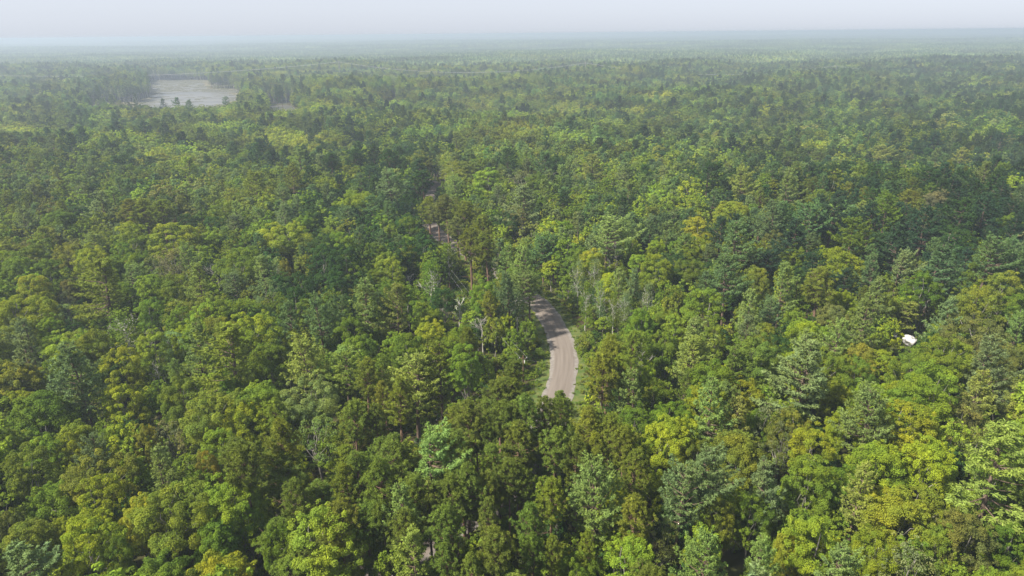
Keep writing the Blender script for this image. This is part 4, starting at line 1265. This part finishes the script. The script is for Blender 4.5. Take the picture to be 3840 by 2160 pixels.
shl.color_ramp.elements[0].position = 0.35; shl.color_ramp.elements[0].color = (0.145, 0.130, 0.117, 1)
shl.color_ramp.elements[1].position = 0.65; shl.color_ramp.elements[1].color = (0.205, 0.188, 0.172, 1)
L_.new(nz2.outputs['Fac'], shl.inputs[0])
mxr = N_.new('ShaderNodeMix'); mxr.data_type = 'RGBA'
L_.new(er_.outputs[0], mxr.inputs['Factor']); L_.new(lane.outputs[0], mxr.inputs['A']); L_.new(shl.outputs[0], mxr.inputs['B'])
p_ = principled(N_, 0.95, 0.1); L_.new(mxr.outputs['Result'], p_.inputs['Base Color']); L_.new(p_.outputs[0], out_.inputs['Surface'])
road = strip('gravel_road', [-3.35, -2.6, -1.3, 0, 1.3, 2.6, 3.35], [0.10, 0.15, 0.18, 0.20, 0.18, 0.15, 0.10], M_ROAD, 0.10)
road['kind'] = 'structure'; road['label'] = 'curving pinkish-brown gravel road with pale loose edges'

# ------------------------------------------------------------------ lake
M_WATER, nt_, N_, L_, out_ = new_mat('lake_water')
tc = N_.new('ShaderNodeTexCoord')
mp = N_.new('ShaderNodeMapping'); mp.inputs['Scale'].default_value = (0.012, 0.035, 1)
nz = N_.new('ShaderNodeTexNoise'); nz.inputs['Scale'].default_value = 1.0; nz.inputs['Detail'].default_value = 7
rpw = N_.new('ShaderNodeValToRGB')
rpw.color_ramp.elements[0].position = 0.38; rpw.color_ramp.elements[0].color = (0.07, 0.066, 0.055, 1)
rpw.color_ramp.elements[1].position = 0.66; rpw.color_ramp.elements[1].color = (0.135, 0.127, 0.11, 1)
L_.new(tc.outputs['Object'], mp.inputs[0]); L_.new(mp.outputs[0], nz.inputs['Vector']); L_.new(nz.outputs['Fac'], rpw.inputs[0])
p_ = principled(N_, 0.32, 0.32); L_.new(rpw.outputs[0], p_.inputs['Base Color'])
nzb = N_.new('ShaderNodeTexNoise'); nzb.inputs['Scale'].default_value = 0.25; nzb.inputs['Detail'].default_value = 3
L_.new(tc.outputs['Object'], nzb.inputs['Vector'])
bp = N_.new('ShaderNodeBump'); bp.inputs['Strength'].default_value = 0.05; L_.new(nzb.outputs['Fac'], bp.inputs['Height']); L_.new(bp.outputs[0], p_.inputs['Normal'])
L_.new(p_.outputs[0], out_.inputs['Surface'])
import bmesh
def water(name, poly, label):
    bm = bmesh.new()
    c = poly.mean(0)
    vs = []
    n = len(poly)
    area = sum(poly[i][0] * poly[(i + 1) % n][1] - poly[(i + 1) % n][0] * poly[i][1] for i in range(n))
    for i in range(n):
        a, b, d = poly[i - 1], poly[i], poly[(i + 1) % n]
        t = unit(unit(d - b) + unit(b - a))
        nrm = np.array([t[1], -t[0]]) * (1 if area > 0 else -1)
        p = b + nrm * 4.0
        vs.append(bm.verts.new((p[0], p[1], LAKE_Z)))
    f = bm.faces.new(vs)
    bm.normal_update()
    if f.normal.z < 0: f.normal_flip()
    bmesh.ops.triangulate(bm, faces=bm.faces[:])
    me = bpy.data.meshes.new(name); bm.to_mesh(me); bm.free()
    me.materials.append(M_WATER)
    o = mk(name, me); o['kind'] = 'structure'; o['label'] = label
    return o
water('lake_water', LAKE, 'pale shallow lake among the trees')
water('pond_water', POND, 'small greenish pond right of the lake')
# mats of water plants and reeds in the shallow far half of the lake
M_REED = noise_mat('reed_mat', (0.045, 0.045, 0.032), (0.105, 0.100, 0.062), 0.8, 0.9)
rg = Geo()
r = np.random.default_rng(77)
cnt_r = 0
while cnt_r < 420:
    x = r.uniform(LAKE[:, 0].min(), LAKE[:, 0].max()); y = r.uniform(LAKE[:, 1].min(), LAKE[:, 1].max())
    s_ = float(poly_sd(LAKE, np.array(x), np.array(y)))
    if s_ > -3: continue
    _, b, _ = proj((x, y, LAKE_Z))
    if r.uniform() > (1.0 if b[0] < 345 else 0.12 if s_ < -12 else 0.75): continue
    a, w = r.uniform(3, 17), r.uniform(1.2, 4.5)
    n = 10
    th = np.arange(n) / n * 2 * pi
    k = 1 + r.normal(size=n) * 0.25
    ring = np.c_[x + np.cos(th) * a * k, y + np.sin(th) * w * k]
    base = np.c_[ring, np.full(n, LAKE_Z - 0.2)]
    topr = np.c_[(ring - [x, y]) * 0.7 + [x, y], LAKE_Z + r.uniform(0.15, 0.5, n)]
    rg.add(np.vstack([base, topr, [[x, y, LAKE_Z + 0.45]]]),
           [(i, (i + 1) % n, n + (i + 1) % n, n + i) for i in range(n)])
    rg.add(np.vstack([topr, [[x, y, LAKE_Z + 0.5]]]), [(i, (i + 1) % n, n) for i in range(n)])
    cnt_r += 1
tg = Geo(); cnt_r = 0
while cnt_r < 260:
    x = r.uniform(LAKE[:, 0].min(), LAKE[:, 0].max()); y = r.uniform(LAKE[:, 1].min(), LAKE[:, 1].max())
    s_ = float(poly_sd(LAKE, np.array(x), np.array(y)))
    a_, b_, _ = proj((x, y, LAKE_Z))
    left_ = a_[0] < 520 and b_[0] > 375
    if s_ > 1 or (s_ < -3.5 and not left_): continue
    a, w = r.uniform(2, 9), r.uniform(1.0, 4.0)
    n = 9
    th = np.arange(n) / n * 2 * pi
    k = 1 + r.normal(size=n) * 0.3
    ring = np.c_[x + np.cos(th) * a * k, y + np.sin(th) * w * k]
    zt = LAKE_Z + r.uniform(0.4, 1.2, n)
    tg.add(np.vstack([np.c_[ring, np.full(n, LAKE_Z - 0.3)], np.c_[(ring - [x, y]) * 0.75 + [x, y], zt]]), [(i, (i + 1) % n, n + (i + 1) % n, n + i) for i in range(n)])
    tg.add(np.vstack([np.c_[(ring - [x, y]) * 0.75 + [x, y], zt], [[x, y, LAKE_Z + 1.2]]]), [(i, (i + 1) % n, n) for i in range(n)])
    cnt_r += 1
M_MARSH = noise_mat('marsh_grass', (0.095, 0.082, 0.050), (0.155, 0.138, 0.085), 0.5, 0.95)
mg = mk('marsh_grass', tg.mesh('marsh_grass', [M_MARSH]))
mg['kind'] = 'stuff'; mg['label'] = 'tan marsh grass fringing the lake'
ro = mk('reeds', rg.mesh('reeds', [M_REED]))
ro['kind'] = 'stuff'; ro['label'] = 'dark mats of reeds and water plants in the lake'

# ------------------------------------------------------------------ granite boulders
M_GRAN = noise_mat('pale_granite', (0.16, 0.155, 0.15), (0.52, 0.51, 0.495), 1.1, 0.85, 9.0, 0.36, 0.5, 0.2, bump=0.5)
M_GRAN2 = noise_mat('grey_granite', (0.13, 0.13, 0.135), (0.26, 0.26, 0.27), 1.1, 0.85, 9.0, 0.35, 0.6, 0.2, bump=0.5)
def boulder(name, loc, dims, seed, mat, label):
    r = np.random.default_rng(seed)
    bm = bmesh.new()
    bmesh.ops.create_icosphere(bm, subdivisions=5, radius=1.0)
    planes = [(unit(r.normal(size=3)), r.uniform(0.62, 0.92)) for _ in range(16)]
    dirs = r.normal(size=(9, 3)) * np.array([3, 3, 3]); ph = r.uniform(0, 6.28, 9)
    for v in bm.verts:
        p = np.array(v.co)
        for n_, d_ in planes:
            e = p @ n_ - d_
            if e > 0: p = p - n_ * e * 0.92
        p = p * (1 + 0.018 * np.sin(dirs @ p * 1.5 + ph).sum())
        v.co = Vector(p * dims)
    me = bpy.data.meshes.new(name); bm.to_mesh(me); bm.free()
    me.materials.append(mat)
    o = mk(name, me, None, loc)
    o.rotation_euler = (0, 0, r.uniform(0, 6.28))
    o['label'] = label; o['category'] = 'boulder'; o['group'] = 'boulders in the clearing at right'
    return o
boulder('boulder', (BO[0], BO[1], BO[2] + 1.3), (1.95, 1.8, 1.6), 5, M_GRAN, 'large white cracked granite boulder lying in a small gap among the trees')
boulder('boulder', (BO[0] - 2.2, BO[1] + 3.6, BO[2] + 1.2), (1.6, 1.3, 1.3), 8, M_GRAN2, 'grey boulder half hidden just behind the larger white boulder')

# ------------------------------------------------------------------ wooden utility poles and their wires
M_POLE = noise_mat('pole_wood', (0.10, 0.062, 0.040), (0.17, 0.115, 0.08), 2.0, vec=(6, 6, 0.6))
M_WIRE, nt_, N_, L_, out_ = new_mat('wire_metal')
p_ = principled(N_, 0.5, 0.4); p_.inputs['Base Color'].default_value = (0.42, 0.42, 0.42, 1)
L_.new(p_.outputs[0], out_.inputs['Surface'])
M_CERAM = noise_mat('insulator', (0.42, 0.42, 0.40), (0.6, 0.6, 0.58), 4.0, 0.3)
M_YEL = noise_mat('yellow_guard', (0.55, 0.50, 0.12), (0.62, 0.56, 0.16), 4.0, 0.5)
a_, b_, dp = proj(POLE_B)
POLE_H = (300 - 122) * TILE['B'][2] / F * dp[0] / cos(R(28))
def pole(B, H, label):
    root = mk('utility_pole', None, None, tuple(B))
    g = Geo(); g.tube([(0, 0, -0.8), (0, 0, H * 0.5), (0, 0, H)], [0.19, 0.165, 0.135], 10); mk('post', g.mesh('post', [M_POLE], True), root)
    g = Geo(); g.box((-0.9, -0.22, H - 0.62), (0.9, -0.137, H - 0.50)); mk('crossarm', g.mesh('crossarm', [M_POLE]), root)
    for x in (-0.8, 0.8):
        g = Geo(); g.tube([(x, -0.18, H - 0.5), (x, -0.18, H - 0.40), (x, -0.18, H - 0.30)], [0.07, 0.10, 0.05], 8); mk('insulator', g.mesh('insulator', [M_CERAM]), root)
    g = Geo(); g.tube([(0.3, -0.25, H - 2.1), (0.3, -0.25, H - 2.0), (0.3, -0.25, H - 1.2), (0.3, -0.25, H - 1.1)], [0.06, 0.13, 0.13, 0.06], 10); mk('transformer', g.mesh('transformer', [M_CERAM]), root)
    root['label'] = label; root['category'] = 'utility pole'; root['group'] = 'utility poles beside the road'
    return root
def wire(name, a, b, sag, rad, label, cat='wire', mat=M_WIRE, group=None):
    t = np.linspace(0, 1, 25)[:, None]
    P = np.array(a) + (np.array(b) - np.array(a)) * t
    P[:, 2] -= 4 * sag * (t * (1 - t))[:, 0]
    g = Geo(); g.tube(P, rad, 5)
    o = mk(name, g.mesh(name, [mat]))
    o['label'] = label; o['category'] = cat
    if group: o['group'] = group
    return o
P2 = on_ground(*full('B', 610, 700)); P3 = on_ground(*full('E', 820, 1120))
pole(POLE_B, POLE_H, 'brown wooden utility pole standing left of the gravel road bend')
pole(P2, POLE_H, 'wooden utility pole in the dark gap below the two-stemmed pale pine')
pole(P3, POLE_H, 'wooden utility pole far up the clearing left of the road')
for s_, nm in ((-0.8, 'left'), (0.8, 'right')):
    A_ = POLE_B + np.array([s_, -0.18, POLE_H - 0.3])
    wire('utility_wire', A_, P2 + np.array([s_, -0.18, POLE_H - 0.3]), 0.8, 0.010, f'thin {nm} wire running from the road-bend pole down into the dark gap', group='wires of the utility poles')
    wire('utility_wire', A_, P3 + np.array([s_, -0.18, POLE_H - 0.3]), 0.8, 0.010, f'thin {nm} wire running from the road-bend pole up the clearing', group='wires of the utility poles')
ge = on_ground(*full('B', 1250, 165)); ge2 = POLE_B + np.array([0, 0, POLE_H - 1.0])
wire('guy_wire', ge2, ge, 0.0, 0.018, 'slack guy wire running from the utility pole towards the road', 'wire')
gm = ge2 + (ge - ge2) * 0.55
gq = Geo(); dgy = unit(ge - ge2); gq.tube([gm - dgy * 0.5, gm + dgy * 0.5], 0.06, 6)
gg_ = mk('guy_marker', gq.mesh('guy_marker', [M_YEL])); gg_['label'] = 'yellow guard sleeve around the guy wire by the road'; gg_['category'] = 'wire guard'

# ------------------------------------------------------------------ transmission line across the far wood
M_GALV = noise_mat('weathered_grey_wood', (0.22, 0.20, 0.18), (0.36, 0.34, 0.31), 1.0)
LINE = []
for px, top in ((-420, 262), (1270, 232), (2196, 236), (3134, 247), (4350, 262)):
    dy = 1262.0
    d = ray(px, top); t = dy / d[1]
    P = CP + d * t
    gzz = float(ground(P[0], P[1]))
    LINE.append((P[0], P[1], gzz, max(16.0, P[2] - gzz)))
NAME5 = ['beyond the lake at the left edge', 'right of the lake beyond the wood', 'rising mid photo above the far wood', 'right of centre above the far wood', 'past the right edge of the wood']
for (x, y, z, h), nm in zip(LINE, NAME5):
    root = mk('transmission_pylon', None, None, (x, y, z))
    for sx2 in (-3.2, 3.2):
        g = Geo(); g.tube([(0, sx2, -1), (0, sx2, h + 1.5)], [0.32, 0.22], 8); mk('post', g.mesh('post', [M_GALV], True), root)
    g = Geo(); g.box((-0.45, -7, h), (-0.23, 7, h + 0.4)); mk('crossarm', g.mesh('crossarm', [M_GALV]), root)
    root['label'] = 'grey two-legged wooden pylon ' + nm; root['category'] = 'pylon'; root['group'] = 'pylons of the transmission line'
SPN = ['over the lake woods', 'left of centre', 'right of centre', 'at the right']
for i in range(4):
    a, b = LINE[i], LINE[i + 1]
    for o, nm in ((-6, 'near'), (0, 'middle'), (6, 'far')):
        wire('power_line', (a[0], a[1] + o, a[2] + a[3]), (b[0], b[1] + o, b[2] + b[3]), 17, 0.06,
             f'pale {nm} power line sagging between far pylons {SPN[i]}', 'power line', group='lines between the far pylons')

# ------------------------------------------------------------------ haze
M_HAZE, nt_, N_, L_, out_ = new_mat('haze')
pv = N_.new('ShaderNodeVolumePrincipled')
pv.inputs['Color'].default_value = (0.478, 0.560, 0.685, 1)
pv.inputs['Density'].default_value = 0.00034
pv.inputs['Anisotropy'].default_value = 0.2
L_.new(pv.outputs[0], out_.inputs['Volume'])
M_HAZE.cycles.homogeneous_volume = True if hasattr(M_HAZE.cycles, 'homogeneous_volume') else None
g = Geo(); g.box((-17000, -200, float(GZ.min()) - 1.0), (17000, 16600, 77.0))
hz = mk('haze', g.mesh('haze', [M_HAZE]))
hz['kind'] = 'stuff'; hz['label'] = 'pale summer haze over the forest'
print('trees', NT, 'heroes', NH, 'single', int(single.sum()), {k: int((TK[single] == k).sum()) for k in LIMIT}, 'depth', {k: float(cD[single & (TK == k)].max()) for k in LIMIT})
